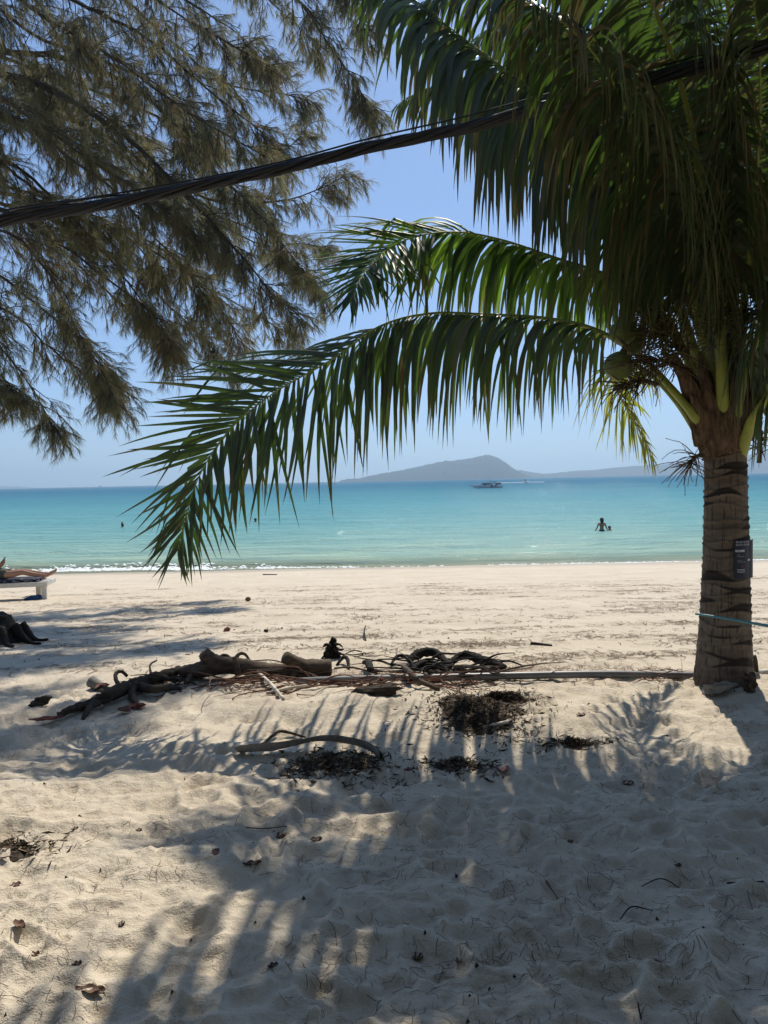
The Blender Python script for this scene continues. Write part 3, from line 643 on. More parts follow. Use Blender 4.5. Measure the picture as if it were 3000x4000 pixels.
# crown: fibrous leaf sheaths, old stubs, flower stalks, nuts
def sheath(pts, w, curl, name='leaf_sheath'):
    p = cat(PV(pts), 12); T = nrm(np.gradient(p, axis=0)); view = nrm(p - np.array([0, 0, CAM_H])); S = nrm(np.cross(T, view))
    ww = np.interp(np.linspace(0, 1, 12), np.linspace(0, 1, len(w)), w)
    V = []; c = np.linspace(-1, 1, 9)
    for layer in (0, 0.012):
        for k in range(12):
            for q in c:
                V.append(p[k] + S[k] * q * ww[k] * (1 + 0.05 * rng.normal()) + view[k] * (curl * q * q * ww[k] * 1.2 + layer) + T[k] * rng.normal() * 0.01)
    i = np.arange(11)[:, None] * 9; j = np.arange(8)[None]
    Q = np.stack([i + j, i + j + 1, i + 9 + j + 1, i + 9 + j], -1).reshape(-1, 4)
    Q = np.vstack([Q, Q[:, ::-1] + 108])
    ring = [(k * 9, k * 9 + 108, (k + 1) * 9 + 108, (k + 1) * 9) for k in range(11)] + [((k + 1) * 9 + 8, (k + 1) * 9 + 116, k * 9 + 116, k * 9 + 8) for k in range(11)] + [(99 + k, 99 + k + 108, 100 + k + 108, 100 + k) for k in range(8)]
    mesh_np(name, np.array(V), np.vstack([Q, np.array(ring)]), M['sheath'], palm)
sheath([(1560, 985, 5.36), (1552, 940, 5.33), (1545, 880, 5.34)], [0.15, 0.155, 0.09], 0.5)
sheath([(1525, 960, 5.38), (1512, 905, 5.36), (1485, 830, 5.36), (1455, 770, 5.36)], [0.09, 0.075, 0.055, 0.03], 0.4)
sheath([(1582, 945, 5.34), (1580, 880, 5.32), (1590, 800, 5.33)], [0.09, 0.075, 0.03], 0.4)
sheath([(1545, 900, 5.36), (1530, 840, 5.38), (1520, 780, 5.42)], [0.085, 0.06, 0.02], 0.4)
sheath([(1600, 930, 5.36), (1622, 850, 5.38), (1640, 760, 5.42)], [0.09, 0.07, 0.03], 0.4)
sheath([(1530, 900, 5.4), (1500, 830, 5.45), (1465, 790, 5.5), (1430, 760, 5.5)], [0.06, 0.05, 0.04, 0.015], 0.4)
sheath([(1440, 730, 5.55), (1410, 670, 5.6), (1375, 625, 5.62), (1345, 600, 5.62)], [0.03, 0.06, 0.05, 0.012], 0.6, 'flower_spathe')
sheath([(1610, 900, 5.45), (1640, 850, 5.5), (1659, 800, 5.55)], [0.09, 0.08, 0.05], 0.4)
sheath([(1570, 960, 5.34), (1590, 905, 5.31), (1602, 850, 5.33)], [0.12, 0.09, 0.05], 0.4)
for q_ in ([(1545, 925, 5.33), (1530, 860, 5.33), (1518, 800, 5.38), (1512, 760, 5.42)], [(1572, 905, 5.31), (1578, 840, 5.31), (1572, 770, 5.36), (1575, 720, 5.4)], [(1600, 900, 5.33), (1598, 840, 5.34), (1612, 780, 5.38)], [(1528, 930, 5.34), (1505, 880, 5.33), (1490, 850, 5.34)], [(1610, 945, 5.35), (1632, 900, 5.36), (1648, 860, 5.4)]):
    sheath(q_, [0.06, 0.055, 0.035, 0.012], 0.5)
V_, F_ = ball(CC + np.array([0, 0.03, 0.02]), 0.17, 20, 14, 0.15, (1, 1, 1.5), 3); mesh_np('heart', V_, F_, M['sheath'], palm)

def spray(name, base, tip, n, L, spread, m, down=0.3, rad=0.0055):
    """flower stalk: a stem with many thin side stalks"""
    b, t = P(*base), P(*tip); stem = cat([b, (b + t) / 2 + [0, 0, 0.04], t], 10)
    st = tube(name, [b, (b + t) / 2 + [0, 0, 0.04], t], [0.018, 0.012, 0.005], m, palm, k=6)
    s = rng.uniform(0.25, 1.0, n); p0 = np.stack([np.interp(s, np.linspace(0, 1, 10), stem[:, c]) for c in range(3)], 1)
    d = nrm(nrm((t - b)[None]) * 0.8 + rng.normal(size=(n, 3)) * spread); l = L * rng.uniform(0.5, 1.15, n); path = [p0]; cur = d; pos = p0
    for k in range(5):
        cur = nrm(cur - ZU * down * 0.25 + rng.normal(size=(n, 3)) * 0.16); pos = pos + cur * (l / 5)[:, None]; path.append(pos)
    V, F = tubes(np.stack(path, 1), np.tile(np.linspace(rad, rad * 0.5, 6), (n, 1)), 4, 0, True)
    o = mesh_np('stalks', V, F, m, st); o['kind'] = 'stuff'
spray('flower_stalk', (1505, 805, 5.34), (1435, 690, 5.14), 90, 0.36, 0.75, M['stalk'])
spray('flower_stalk', (1500, 790, 5.33), (1400, 715, 5.12), 80, 0.36, 0.8, M['stalk'])
spray('flower_stalk', (1480, 800, 5.33), (1370, 780, 5.12), 70, 0.32, 0.7, M['stalk_dry'])
spray('flower_stalk', (1450, 720, 5.5), (1360, 640, 5.45), 60, 0.30, 0.8, M['stalk'])
spray('flower_stalk', (1420, 830, 5.4), (1345, 835, 5.3), 60, 0.26, 0.6, M['stalk_dry'], 0.5)
spray('flower_stalk', (1520, 985, 5.38), (1488, 1010, 5.3), 46, 0.30, 0.75, M['stalk_dry'], 0.5, 0.004)
spray('flower_stalk', (1640, 1000, 5.45), (1648, 930, 5.45), 26, 0.18, 0.8, M['stalk_dry'], 0.6)
spray('flower_stalk', (1545, 780, 5.3), (1540, 640, 5.14), 60, 0.34, 0.9, M['stalk'])
spray('flower_stalk', (1590, 790, 5.3), (1610, 660, 5.15), 50, 0.30, 0.9, M['stalk_dry'])
spray('flower_stalk', (1500, 690, 5.5), (1450, 590, 5.3), 70, 0.34, 0.9, M['stalk'])
for (vx, vy, d, r, sc) in [(1336, 790, 5.26, 0.105, (1.0, 1.0, 0.98)), (1346, 718, 5.3, 0.098, (1, 1, 0.95)), (1402, 642, 5.48, 0.06, (1, 1, 1.1)), (1478, 640, 5.5, 0.05, (0.9, 0.9, 1.2)), (1500, 668, 5.55, 0.05, (1, 1, 1.2)), (1368, 742, 5.42, 0.085, (1, 1, 1))]:
    V_, F_ = ball(P(vx, vy, d), r, 20, 14, 0.03, sc, int(vx)); nut = mesh_np('coconut', V_, F_, M['coconut'], palm)
    tube('calyx', [P(vx, vy, d) + np.array([0.2, 0.1, r * 0.9]) * [0.2, 0.2, 1], P(vx + 18, vy - 14, d + 0.05) + [0, 0, r * 1.1]], [0.03, 0.012], M['stalk'], nut, k=7)

# ================================================================== casuarina on the left
CAS = np.array([-9.6, 14.6, 0.0]); CAS[2] = h1(CAS[0], CAS[1])
cas = thing('casuarina_tree', CAS, 'tall casuarina with drooping brown green needles filling the upper corner', 'tree')
top = CAS + np.array([-0.6, -0.5, 15.0])
tube('trunk', [CAS - [0, 0, 0.3], CAS + [0.1, 0, 3], CAS + [-0.1, -0.2, 7.5], CAS + [-0.4, -0.3, 11.5], top], [0.42, 0.30, 0.24, 0.14, 0.04], M['bark'], cas, n=40, k=14, rough=0.03)
def tr_at(z): return CAS + (top - CAS) * ((z - CAS[2]) / 15.0)
limbs = []
def limb(pts, r0=0.06):
    """pts: (vx, vy, depth); joined back to the trunk"""
    w = PV(pts); z = w[0][2] + 0.5 + 0.15 * abs(w[0][0] - CAS[0])
    limbs.append((np.array([tr_at(z)] + w), r0))
for L_, r_ in [
    ([(0, 122, 13.6), (110, 132, 13.2), (240, 180, 12.8), (340, 250, 12.4), (455, 385, 12.0), (560, 500, 11.8), (640, 610, 11.6)], 0.075),
    ([(0, 147, 13.0), (120, 186, 12.4), (270, 282, 12.0), (420, 432, 11.6), (500, 515, 11.4), (580, 620, 11.2), (640, 680, 11.1)], 0.085),
    ([(0, 425, 14.0), (95, 447, 13.8), (220, 500, 13.5), (370, 572, 13.2), (470, 660, 13), (520, 740, 12.9)], 0.06),
    ([(-40, 440, 12.0), (80, 500, 12.0), (165, 553, 12.0), (245, 613, 12.0), (300, 653, 12), (345, 698, 12), (368, 750, 12)], 0.055),
    ([(100, 470, 14.5), (240, 553, 14.6), (300, 593, 14.7), (350, 648, 14.8), (425, 713, 15), (470, 770, 15), (500, 810, 15)], 0.055),
    ([(-20, 500, 11.0), (75, 563, 11), (130, 653, 11), (165, 728, 11), (205, 793, 11), (238, 860, 11)], 0.045),
    ([(-30, 700, 12), (0, 753, 12), (40, 803, 12), (80, 863, 12), (108, 930, 12)], 0.04),
    ([(-60, 640, 13), (40, 680, 13), (110, 740, 13), (190, 800, 13), (250, 850, 13)], 0.04),
    ([(60, -120, 14), (200, -60, 14), (330, 55, 14), (480, 170, 14), (600, 200, 14), (670, 215, 14)], 0.06),
    ([(200, 180, 15), (380, 260, 15.2), (520, 330, 15.4), (620, 300, 15.5), (672, 245, 15.6)], 0.05),
    ([(160, 260, 14), (340, 370, 14), (480, 440, 14), (600, 440, 14), (690, 410, 14), (756, 375, 14)], 0.055),
    ([(250, 330, 15.5), (430, 450, 15.8), (570, 520, 16.0), (660, 600, 16.3), (705, 660, 16.5)], 0.055),
    ([(300, 380, 17), (450, 470, 17.3), (560, 530, 17.5), (650, 530, 17.7), (710, 545, 18)], 0.05),
    ([(260, -200, 12), (420, -140, 12), (560, -70, 12), (650, 10, 12), (720, 120, 12), (770, 195, 12), (795, 255, 12)], 0.05),
    ([(300, -260, 12.5), (480, -200, 12.5), (620, -130, 12.5), (720, -40, 12.5), (770, 40, 12.5), (795, 110, 12.5)], 0.05),
    ([(0, -80, 13), (150, 10, 13), (300, 90, 13), (450, 210, 13), (560, 300, 13), (610, 345, 13)], 0.06),
    ([(-40, -10, 11.4), (120, 60, 11.2), (260, 140, 11), (390, 240, 10.9), (500, 300, 10.8), (570, 340, 10.8)], 0.06),
    ([(0, 260, 12.4), (120, 330, 12.2), (240, 420, 12), (330, 520, 11.9), (400, 600, 11.8), (440, 680, 11.8)], 0.055),
    ([(-20, 340, 13), (100, 420, 13), (200, 520, 13), (280, 620, 13), (330, 700, 13), (350, 740, 13)], 0.05),
    ([(-40, 560, 14), (60, 620, 14), (150, 690, 14), (220, 750, 14), (270, 800, 14)], 0.045),
    ([(-60, 200, 11), (60, 260, 11), (180, 350, 11), (300, 430, 11), (400, 520, 11)], 0.05),
    ([(0, -200, 15), (200, -120, 15), (380, -20, 15), (500, 60, 15), (590, 120, 15)], 0.05),
    ([(100, -150, 11.8), (260, -70, 11.8), (400, 20, 11.8), (520, 90, 11.8), (600, 150, 11.8)], 0.05),
    ([(-60, 60, 15.5), (120, 160, 15.5), (260, 260, 15.5), (400, 330, 15.5), (520, 400, 15.5), (590, 450, 15.5)], 0.055),
    ([(-50, 780, 11), (10, 820, 11), (50, 870, 11)], 0.035),
    ([(400, -140, 16), (520, -60, 16), (600, 10, 16), (660, 60, 16), (700, 110, 16)], 0.045),
    ([(300, 500, 16.8), (420, 590, 17.0), (520, 650, 17.2), (590, 690, 17.4), (640, 720, 17.5)], 0.045),
    ([(-90, 300, 12.8), (60, 400, 12.8), (170, 480, 12.8), (270, 520, 12.8), (360, 620, 12.8)], 0.045),
    ([(-90, -30, 12.4), (80, 70, 12.4), (220, 120, 12.4), (360, 180, 12.4), (470, 290, 12.4)], 0.055),
    ([(-90, 420, 15), (60, 480, 15), (200, 600, 15), (300, 680, 15), (380, 730, 15)], 0.045),
    ([(-90, 120, 14.2), (100, 220, 14.2), (260, 330, 14.2), (380, 460, 14.2), (480, 560, 14.2)], 0.05),
]: limb(L_, r_)
SB, SBd, SBL = [], [], []
for pts, r0 in limbs:
    n = 40; p = cat(pts, n); p[1:] += np.cumsum(rng.normal(size=(n - 1, 3)) * 0.012, 0)
    V, F = tubes(p[None], np.linspace(r0, 0.008, n)[None] ** 1.0, 7, 0.04)
    mesh_np('branch', V, F, M['bark'], cas)
    T = nrm(np.gradient(p, axis=0)); Ln = plen(p); k = int(Ln / 0.145)
    s = np.sort(rng.uniform(0.30, 1.0, k)); s = np.concatenate([s, np.linspace(0.93, 1.0, 7)])
    q = np.stack([np.interp(s, np.linspace(0, 1, n), p[:, c]) for c in range(3)], 1)
    t = nrm(np.stack([np.interp(s, np.linspace(0, 1, n), T[:, c]) for c in range(3)], 1))
    rd = rng.normal(size=q.shape); rd = nrm(rd - t * np.sum(rd * t, 1, keepdims=True))
    a = rng.uniform(0.35, 1.1, len(s))[:, None]
    d = nrm(t * np.cos(a) + rd * np.sin(a) - ZU * 0.10)
    SB.append(q); SBd.append(d); SBL.append(rng.uniform(0.45, 1.15, len(s)) * np.interp(s, [0.3, 0.7, 1], [1.1, 0.9, 0.45]))
q = np.vstack(SB); d = np.vstack(SBd); L_ = np.concatenate(SBL)
def curve_paths(p, d, L, m, down, jit):
    path = [p]; pos = p.copy(); cur = d.copy()
    for k in range(m):
        cur = nrm(cur - ZU * down + rng.normal(size=p.shape) * jit); pos = pos + cur * (L / m)[:, None]; path.append(pos)
    return np.stack(path, 1)
sub = curve_paths(q, d, L_, 6, 0.07, 0.08)
V1, F1 = tubes(sub, np.tile(np.linspace(0.0095, 0.004, 7), (len(sub), 1)), 4, 0, False)
# twigs on the sub-branches
nt_ = 8; tw_p, tw_d, tw_L = [], [], []
for k in range(nt_):
    s = rng.uniform(0.08, 1.0, len(sub)) * 5.999; i = s.astype(int); f = (s - i)[:, None]
    b = sub[np.arange(len(sub)), i] * (1 - f) + sub[np.arange(len(sub)), i + 1] * f
    t = nrm(sub[np.arange(len(sub)), i + 1] - sub[np.arange(len(sub)), i])
    rd = rng.normal(size=b.shape); dd = nrm(t * 0.8 + nrm(rd) * 0.75 - ZU * 0.12)
    tw_p.append(b); tw_d.append(dd); tw_L.append(rng.uniform(0.14, 0.42, len(sub)))
tp, td, tl = np.vstack(tw_p), np.vstack(tw_d), np.concatenate(tw_L)
tw = curve_paths(tp, td, tl, 4, 0.12, 0.10)
V2, F2 = tubes(tw, np.tile(np.linspace(0.005, 0.0025, 5), (len(tw), 1)), 3, 0, False)
o = mesh_np('twigs', np.vstack([V1, V2]), [F1[0], F2[0] + len(V1)], M['bark'], cas); o['kind'] = 'stuff'
# needles: thin blades in hanging tufts along the twigs
nn_ = 32; NP, ND, NL, NR = [], [], [], []
for k in range(nn_):
    s = rng.uniform(0.1, 1.0, len(tw)) ** 0.8 * 3.999; i = s.astype(int); f = (s - i)[:, None]; a = np.arange(len(tw))
    b = tw[a, i] * (1 - f) + tw[a, i + 1] * f; t = nrm(tw[a, i + 1] - tw[a, i])
    NP.append(b); ND.append(nrm(t * 0.9 + rng.normal(size=b.shape) * 0.38 - ZU * 0.42)); NL.append(rng.uniform(0.09, 0.21, len(tw)))
b, d, l = np.vstack(NP), np.vstack(ND), np.concatenate(NL)
print('needles', len(b))
side = nrm(np.cross(d, rng.normal(size=d.shape))) * 0.0024
mid = b + d * (l * 0.5)[:, None]; d2 = nrm(d - ZU * 0.25); tip = mid + d2 * (l * 0.5)[:, None]
Vn = np.stack([b - side * 0.7, b + side * 0.7, mid + side, mid - side, tip], 1)
idx = (np.arange(len(b)) * 5)[:, None]
rr_ = np.tile(rng.random(len(tw)), nn_); dry_ = np.tile((rng.random(len(tw)) < 0.25) * rng.uniform(0.2, 0.8, len(tw)), nn_)
at = np.zeros((len(b), 5, 3)); at[..., 0] = np.array([0, 0, 0.4, 0.4, 0.7]); at[..., 1] = rr_[:, None]; at[..., 2] = dry_[:, None]
o = mesh_np('foliage', Vn.reshape(-1, 3), [idx + np.array([[0, 1, 2, 3]]), idx + np.array([[3, 2, 4]])], M['needle'], cas, smooth=False, attr=at.reshape(-1, 3)); o['kind'] = 'stuff'

# ================================================================== cable bundle overhead
cab_pts = PV([(-260, 545, 5.2), (0, 480, 5.2), (200, 447, 5.15), (400, 408, 5.1), (620, 362, 5.05), (800, 318, 5.0), (1000, 277, 4.85), (1200, 225, 4.6), (1430, 165, 4.3), (1659, 100, 4.0), (2000, 10, 3.7), (2500, -110, 3.4)])
cable = thing('cable_bundle', cab_pts[0], 'thick black bundle of twisted cables slung across the sky', 'cable')
cp = cat(cab_pts, 260); CT = nrm(np.gradient(cp, axis=0)); CA = nrm(np.cross(CT, ZU[None])); CB = np.cross(CA, CT); ss = np.linspace(0, 1, 260)
def strand(r, off, ph, turns, m='cable', lift=None, name='cable'):
    a = ph + turns * 2 * math.pi * ss + 0.3 * np.sin(ss * 17 + ph)
    p = cp + (CA * np.cos(a)[:, None] + CB * np.sin(a)[:, None]) * off
    if lift is not None: p = p + CB * lift[:, None]
    V, F = tubes(p[None], np.full((1, 260), r), 7, 0); mesh_np(name, V, F, M[m], cable)
strand(0.021, 0.000, 0, 0)
for k in range(6): strand(0.0125 + 0.0035 * (k % 2), 0.025, k * 1.047, 5)
for k in range(2): strand(0.008, 0.030, 2.5 + k, 4, lift=0.013 + 0.019 * np.sin(ss * 9 + k))
strand(0.006, 0.004, 1.0, 0, lift=0.057 + 0.015 * np.sin(ss * 13))

# ================================================================== things on the sand
def on(v, up=0.0): 
    p = G(*v); p[2] += up; return p
def gtube(name, vpts, r, m, label=None, cat_=None, lift=0.6, parent=None, group=None, k=9, rough=0.06, wob=0.0, n=None):
    """a stick lying on the sand: vpts (vx, vy) or (vx, vy, height above sand)"""
    pts = [on(v[:2], (v[2] if len(v) > 2 else 0) + lift * (r[min(i * (len(r) - 1) // max(1, len(vpts) - 1), len(r) - 1)] if hasattr(r, '__len__') else r)) for i, v in enumerate(vpts)]
    o = tube(name, pts, r, M[m], parent, None if parent else pts[0], n or 6 * len(pts), k, rough, wob)
    return setp(o, label, cat_, group) if label else o

# main log with two sawn stubs
b0 = on((560, 1450))
log = thing('driftwood_log', b0, 'brown driftwood log with two sawn branch stubs lying in front of the beach', 'driftwood')
def W(vx, vy, d): return P(vx, vy, d)
dl = on((560, 1463))[1]
tube('stem', [W(392, 1451, dl + 0.05), W(430, 1447, dl), W(490, 1437, dl), W(550, 1444, dl), (W(610, 1450, dl)), W(665, 1443, dl), W(716, 1441, dl)], [0.045, 0.075, 0.075, 0.066, 0.062, 0.075, 0.066], M['drift'], log, n=44, k=16, rough=0.05)
tube('stub', [W(488, 1440, dl), W(462, 1428, dl - 0.02), W(440, 1412, dl - 0.05)], [0.070, 0.062, 0.056], M['drift'], log, n=12, k=14, rough=0.03)
tube('stub', [W(668, 1444, dl), W(640, 1432, dl - 0.03), W(615, 1419, dl - 0.08)], [0.066, 0.056, 0.052], M['drift'], log, n=12, k=14, rough=0.03)
tube('side_branch', [W(500, 1440, dl), W(507, 1424, dl), W(518, 1412, dl + 0.05), W(530, 1414, dl + 0.06), W(540, 1428, dl + 0.05)], [0.022, 0.018, 0.016, 0.013, 0.009], M['drift'], log, n=18, k=8, rough=0.08)
tube('side_branch', [W(515, 1458, dl - 0.1), W(512, 1440, dl - 0.12), W(506, 1420, dl - 0.12)], [0.03, 0.026, 0.018], M['drift'], log, n=12, k=8, rough=0.08)
tube('side_branch', [W(470, 1425, dl + 0.05), W(485, 1416, dl + 0.06), W(500, 1422, dl + 0.05)], [0.022, 0.02, 0.01], M['drift'], log, n=10, k=7, rough=0.08)
tube('side_branch', [W(640, 1450, dl - 0.05), W(632, 1462, dl - 0.12), W(622, 1478, dl - 0.18)], [0.03, 0.022, 0.012], M['drift'], log, n=10, k=7, rough=0.1)

# long dark branch reaching to the left with an orange-red broken end
b1 = on((250, 1520)); dk = thing('fallen_branch', b1, 'long knotty grey branch with a red leaf caught on its tip', 'branch')
def gp(v): 
    p = on(v[:2]); p[2] += v[2]; return p
tube('stem', [gp(v) for v in [(125, 1558, 0.03), (160, 1546, 0.05), (205, 1530, 0.06), (255, 1512, 0.07), (300, 1492, 0.06), (345, 1474, 0.05), (400, 1458, 0.05), (440, 1452, 0.04)]], [0.022, 0.034, 0.05, 0.056, 0.05, 0.042, 0.036, 0.03], M['drift_dark'], dk, n=60, k=13, rough=0.10, wob=0.004)
for vv, rr in [([(215, 1528, 0.05), (195, 1542, 0.05), (178, 1556, 0.0)], [0.03, 0.026, 0.012]), ([(262, 1508, 0.06), (250, 1492, 0.12), (262, 1484, 0.13), (276, 1488, 0.10)], [0.02, 0.018, 0.016, 0.012]),
               ([(290, 1500, 0.05), (285, 1515, 0.04), (300, 1530, 0.0)], [0.035, 0.03, 0.02]), ([(300, 1492, 0.05), (330, 1505, 0.06), (365, 1496, 0.05), (390, 1490, 0.02)], [0.036, 0.04, 0.034, 0.015]),
               ([(240, 1510, 0.06), (222, 1508, 0.09), (205, 1512, 0.07)], [0.02, 0.016, 0.008]), ([(350, 1474, 0.05), (372, 1482, 0.05), (400, 1476, 0.03), (425, 1482, 0.01)], [0.022, 0.016, 0.01, 0.006]),
               ([(330, 1480, 0.04), (325, 1462, 0.1), (340, 1455, 0.12)], [0.014, 0.01, 0.006])]:
    tube('side_branch', [gp(v) for v in vv], rr, M['drift_dark'], dk, n=14, k=8, rough=0.14)
gtube('forked_stick', [(402, 1480), (418, 1464, 0.03), (438, 1452, 0.08)], [0.018, 0.026, 0.022], 'drift', 'short grey stick leaning against the end of the log', 'stick')

def curled_leaf(name, v, L, wd, ang, m, label, group=None, curl=0.5, lift=0.01, cat_='leaf'):
    p = on(v, lift); n = 9; t = np.linspace(-0.5, 0.5, n); c = np.linspace(-1, 1, 5)
    V = []
    for layer in (0, 0.0015):
        for a in t:
            ww = wd * 0.5 * math.cos(a * math.pi * 0.96) ** 0.7
            for q in c:
                x = a * L; y = q * ww; z = curl * (q * q) * ww * 0.9 + curl * L * 0.5 * a * a + 0.004 * math.sin(q * 9 + a * 14) - layer
                V.append([p[0] + x * math.cos(ang) - y * math.sin(ang), p[1] + x * math.sin(ang) + y * math.cos(ang), p[2] + z])
    i = np.arange(n - 1)[:, None] * 5; j = np.arange(4)[None]
    Q = np.stack([i + j, i + 5 + j, i + 5 + j + 1, i + j + 1], -1).reshape(-1, 4); Q = np.vstack([Q, Q[:, ::-1] + n * 5])
    return setp(mesh_np(name, np.array(V), Q, M[m], base=p), label, cat_, group)
curled_leaf('dead_leaf', (102, 1563), 0.24, 0.07, 0.25, 'red_leaf', 'long rust red leaf at the tip of the knotty branch', curl=0.5, lift=0.02)
curled_leaf('dead_leaf', (222, 1500), 0.12, 0.08, 0.9, 'red_leaf', 'red curled leaf tucked behind the knotty branch', curl=0.9, lift=0.05)
curled_leaf('dead_leaf', (292, 1534), 0.16, 0.08, 0.5, 'red_leaf', 'rust coloured leaf lying under the knotty branch', curl=0.8)
curled_leaf('dead_leaf', (268, 1540), 0.12, 0.08, -0.4, 'dead_leaf', 'dry brown leaf under the knotty branch', curl=0.8)

# cut wood pieces
def wedge(name, v, size, ang, m, label, cat_, seed, tilt=0.3):
    p = on(v); V, F = ball((0, 0, 0), 1, 12, 8, 0.5, (1, 1, 1), seed)
    V = np.sign(V) * np.abs(V) ** 0.75 * (1 + 0.12 * np.random.default_rng(seed).normal(size=V.shape)); V = V * np.array(size) / 2
    V[:, 2] += V[:, 0] * tilt; ca, sa = math.cos(ang), math.sin(ang)
    V = np.stack([V[:, 0] * ca - V[:, 1] * sa, V[:, 0] * sa + V[:, 1] * ca, V[:, 2] + size[2] * 0.40], 1) + p
    return setp(mesh_np(name, V, F, M[m], base=p, smooth=False), label, cat_)
def offcut(v, L, r, ang, m, label):
    """short sawn piece of a trunk, one face cut at a slant"""
    p = on(v); d = np.array([math.cos(ang), math.sin(ang), 0]); c = p + [0, 0, r * 0.85]
    o = tube('wood_offcut', [c - d * L / 2 + [0, 0, 0.02], c, c + d * L / 2 - [0, 0, 0.015]], [r * 1.15, r, r * 0.8], M[m], None, p, 8, 12, 0.06); return setp(o, label, 'wood')
offcut((211, 1490), 0.15, 0.043, -0.45, 'hose', 'short pale sawn block of wood beyond the knotty branch')
wedge('bark_chip', (86, 1525), (0.13, 0.07, 0.06), 0.35, 'drift_dark', 'dark pointed chip of bark lying alone on the sand', 'bark', 5, 0.25)
wedge('bark_chip', (440, 1418), (0.08, 0.06, 0.05), 0.2, 'dead_leaf', 'small brown chip behind the sawn stub', 'bark', 8)
wedge('bark_chip', (815, 1500), (0.36, 0.12, 0.075), 0.08, 'drift_dark', 'flat dark slab of bark in front of the pipe', 'bark', 14, 0.1)
wedge('stone', (1556, 1492), (0.24, 0.12, 0.075), 0.3, 'lump', 'sand covered lump at the foot of the palm', 'stone', 17, 0.1)
wedge('bark_chip', (1618, 1494), (0.09, 0.08, 0.14), 0.3, 'drift_dark', 'brown chip stuck in the sand beside the palm foot', 'bark', 18, 0.1)

# small root stump standing upright
b2 = on((720, 1420)); rs = thing('root_stump', b2, 'small dark upturned root stump standing behind the log', 'stump')
ds = b2[1]
tube('stem', [W(718, 1420, ds), W(716, 1402, ds), W(721, 1382, ds), W(723, 1379, ds)], [0.085, 0.068, 0.036, 0.03], M['char'], rs, n=16, k=12, rough=0.10)
for vv, rr in [([(716, 1398), (706, 1392), (699, 1396)], [0.02, 0.016, 0.01]), ([(715, 1412), (703, 1416), (693, 1424)], [0.025, 0.014, 0.006]), ([(724, 1400), (735, 1404), (742, 1402)], [0.02, 0.013, 0.006]), ([(724, 1410), (736, 1412), (744, 1416)], [0.022, 0.014, 0.006]),
               ([(712, 1418), (700, 1424)], [0.02, 0.008]), ([(722, 1392), (733, 1392), (740, 1398)], [0.016, 0.01, 0.005]), ([(712, 1405), (702, 1409), (700, 1418)], [0.02, 0.012, 0.008]), ([(726, 1416), (734, 1422), (738, 1420)], [0.03, 0.024, 0.01])]:
    tube('root', [W(a, b, ds + random.uniform(-0.1, 0.05)) for a, b in vv], rr, M['char'], rs, n=10, k=7, rough=0.12)

def tangle(name, vc, vw, n, Lr, r, m, label, cat_, up=0.12, seed=1, group=None, flat_dir=0.0, thick=None):
    """a bundle of bent roots or twigs, each a part"""
    rr = np.random.default_rng(seed); b = on(vc); t = thing(name, b, label, cat_, group)
    for k in range(n):
        q = on((vc[0] + rr.uniform(-1, 1) * vw[0], vc[1] + rr.uniform(-1, 1) * vw[1])); q[2] += rr.uniform(0.0, up)
        a = flat_dir + rr.normal() * 0.45 + (math.pi if rr.random() < 0.5 else 0); L = rr.uniform(*Lr); pts = [q]
        d = np.array([math.cos(a), math.sin(a), rr.normal() * 0.25])
        for s in range(4):
            d = d + rr.normal(size=3) * [0.25, 0.25, 0.22]; d[2] -= 0.08; d = d / np.linalg.norm(d); nx = pts[-1] + d * L / 4
            gz = float(H(np.array([nx[0]]), np.array([nx[1]]), False)[0]); nx[2] = min(max(nx[2], gz + 0.008), gz + 0.13); pts.append(nx)
        r0 = r * rr.uniform(0.5, 1.2)
        tube('root' if 'root' in name else 'twig', pts, [r0, r0 * 0.8, r0 * 0.3], M[m], t, n=14, k=6, rough=0.1)
    for (pts, rad) in (thick or []):
        tube('root', [gp(v) for v in pts], rad, M['char'], t, n=24, k=9, rough=0.12)
    return t
tangle('root_tangle', (940, 1445), (70, 10), 16, (0.35, 0.8), 0.012, 'char', 'dark sprawling tangle of dead roots behind the grey pipe', 'roots', 0.06, 3,
       thick=[([(845, 1440, 0.02), (862, 1430, 0.06), (905, 1434, 0.05)], [0.012, 0.016, 0.014]), ([(882, 1436, 0.04), (905, 1428, 0.07), (940, 1428, 0.08), (962, 1440, 0.05), (980, 1446, 0.02)], [0.03, 0.045, 0.04, 0.03, 0.02]), ([(970, 1442, 0.03), (1000, 1434, 0.08), (1040, 1440, 0.06), (1090, 1450, 0.03)], [0.03, 0.04, 0.045, 0.03]), ([(1060, 1446, 0.03), (1095, 1440, 0.05), (1130, 1443, 0.02)], [0.014, 0.01, 0.006])])
tangle('root_tangle', (935, 1466), (50, 8), 16, (0.3, 0.7), 0.010, 'char', 'smaller dark tangle of roots draped over the grey pipe', 'roots', 0.08, 4,
       thick=[([(888, 1475, 0.02), (892, 1462, 0.08), (925, 1456, 0.10), (960, 1462, 0.08), (975, 1470, 0.03)], [0.014, 0.024, 0.03, 0.022, 0.012])])
tangle('twig_heap', (600, 1480), (110, 9), 26, (0.3, 0.8), 0.007, 'twig_red', 'heap of thin reddish twigs in front of the log', 'twigs', 0.06, 6)
tangle('twig_heap', (760, 1482), (90, 8), 24, (0.25, 0.6), 0.006, 'twig_red', 'thin red brown twigs along the left end of the pipe', 'twigs', 0.05, 7)
tangle('twig_heap', (960, 1482), (90, 5), 22, (0.25, 0.6), 0.006, 'twig_red', 'thin red brown twigs piled on the middle of the pipe', 'twigs', 0.07, 8)
tangle('twig_heap', (1000, 1466), (55, 8), 12, (0.4, 0.8), 0.008, 'twig', 'bare grey branching twigs fanned out behind the pipe', 'twigs', 0.10, 9)
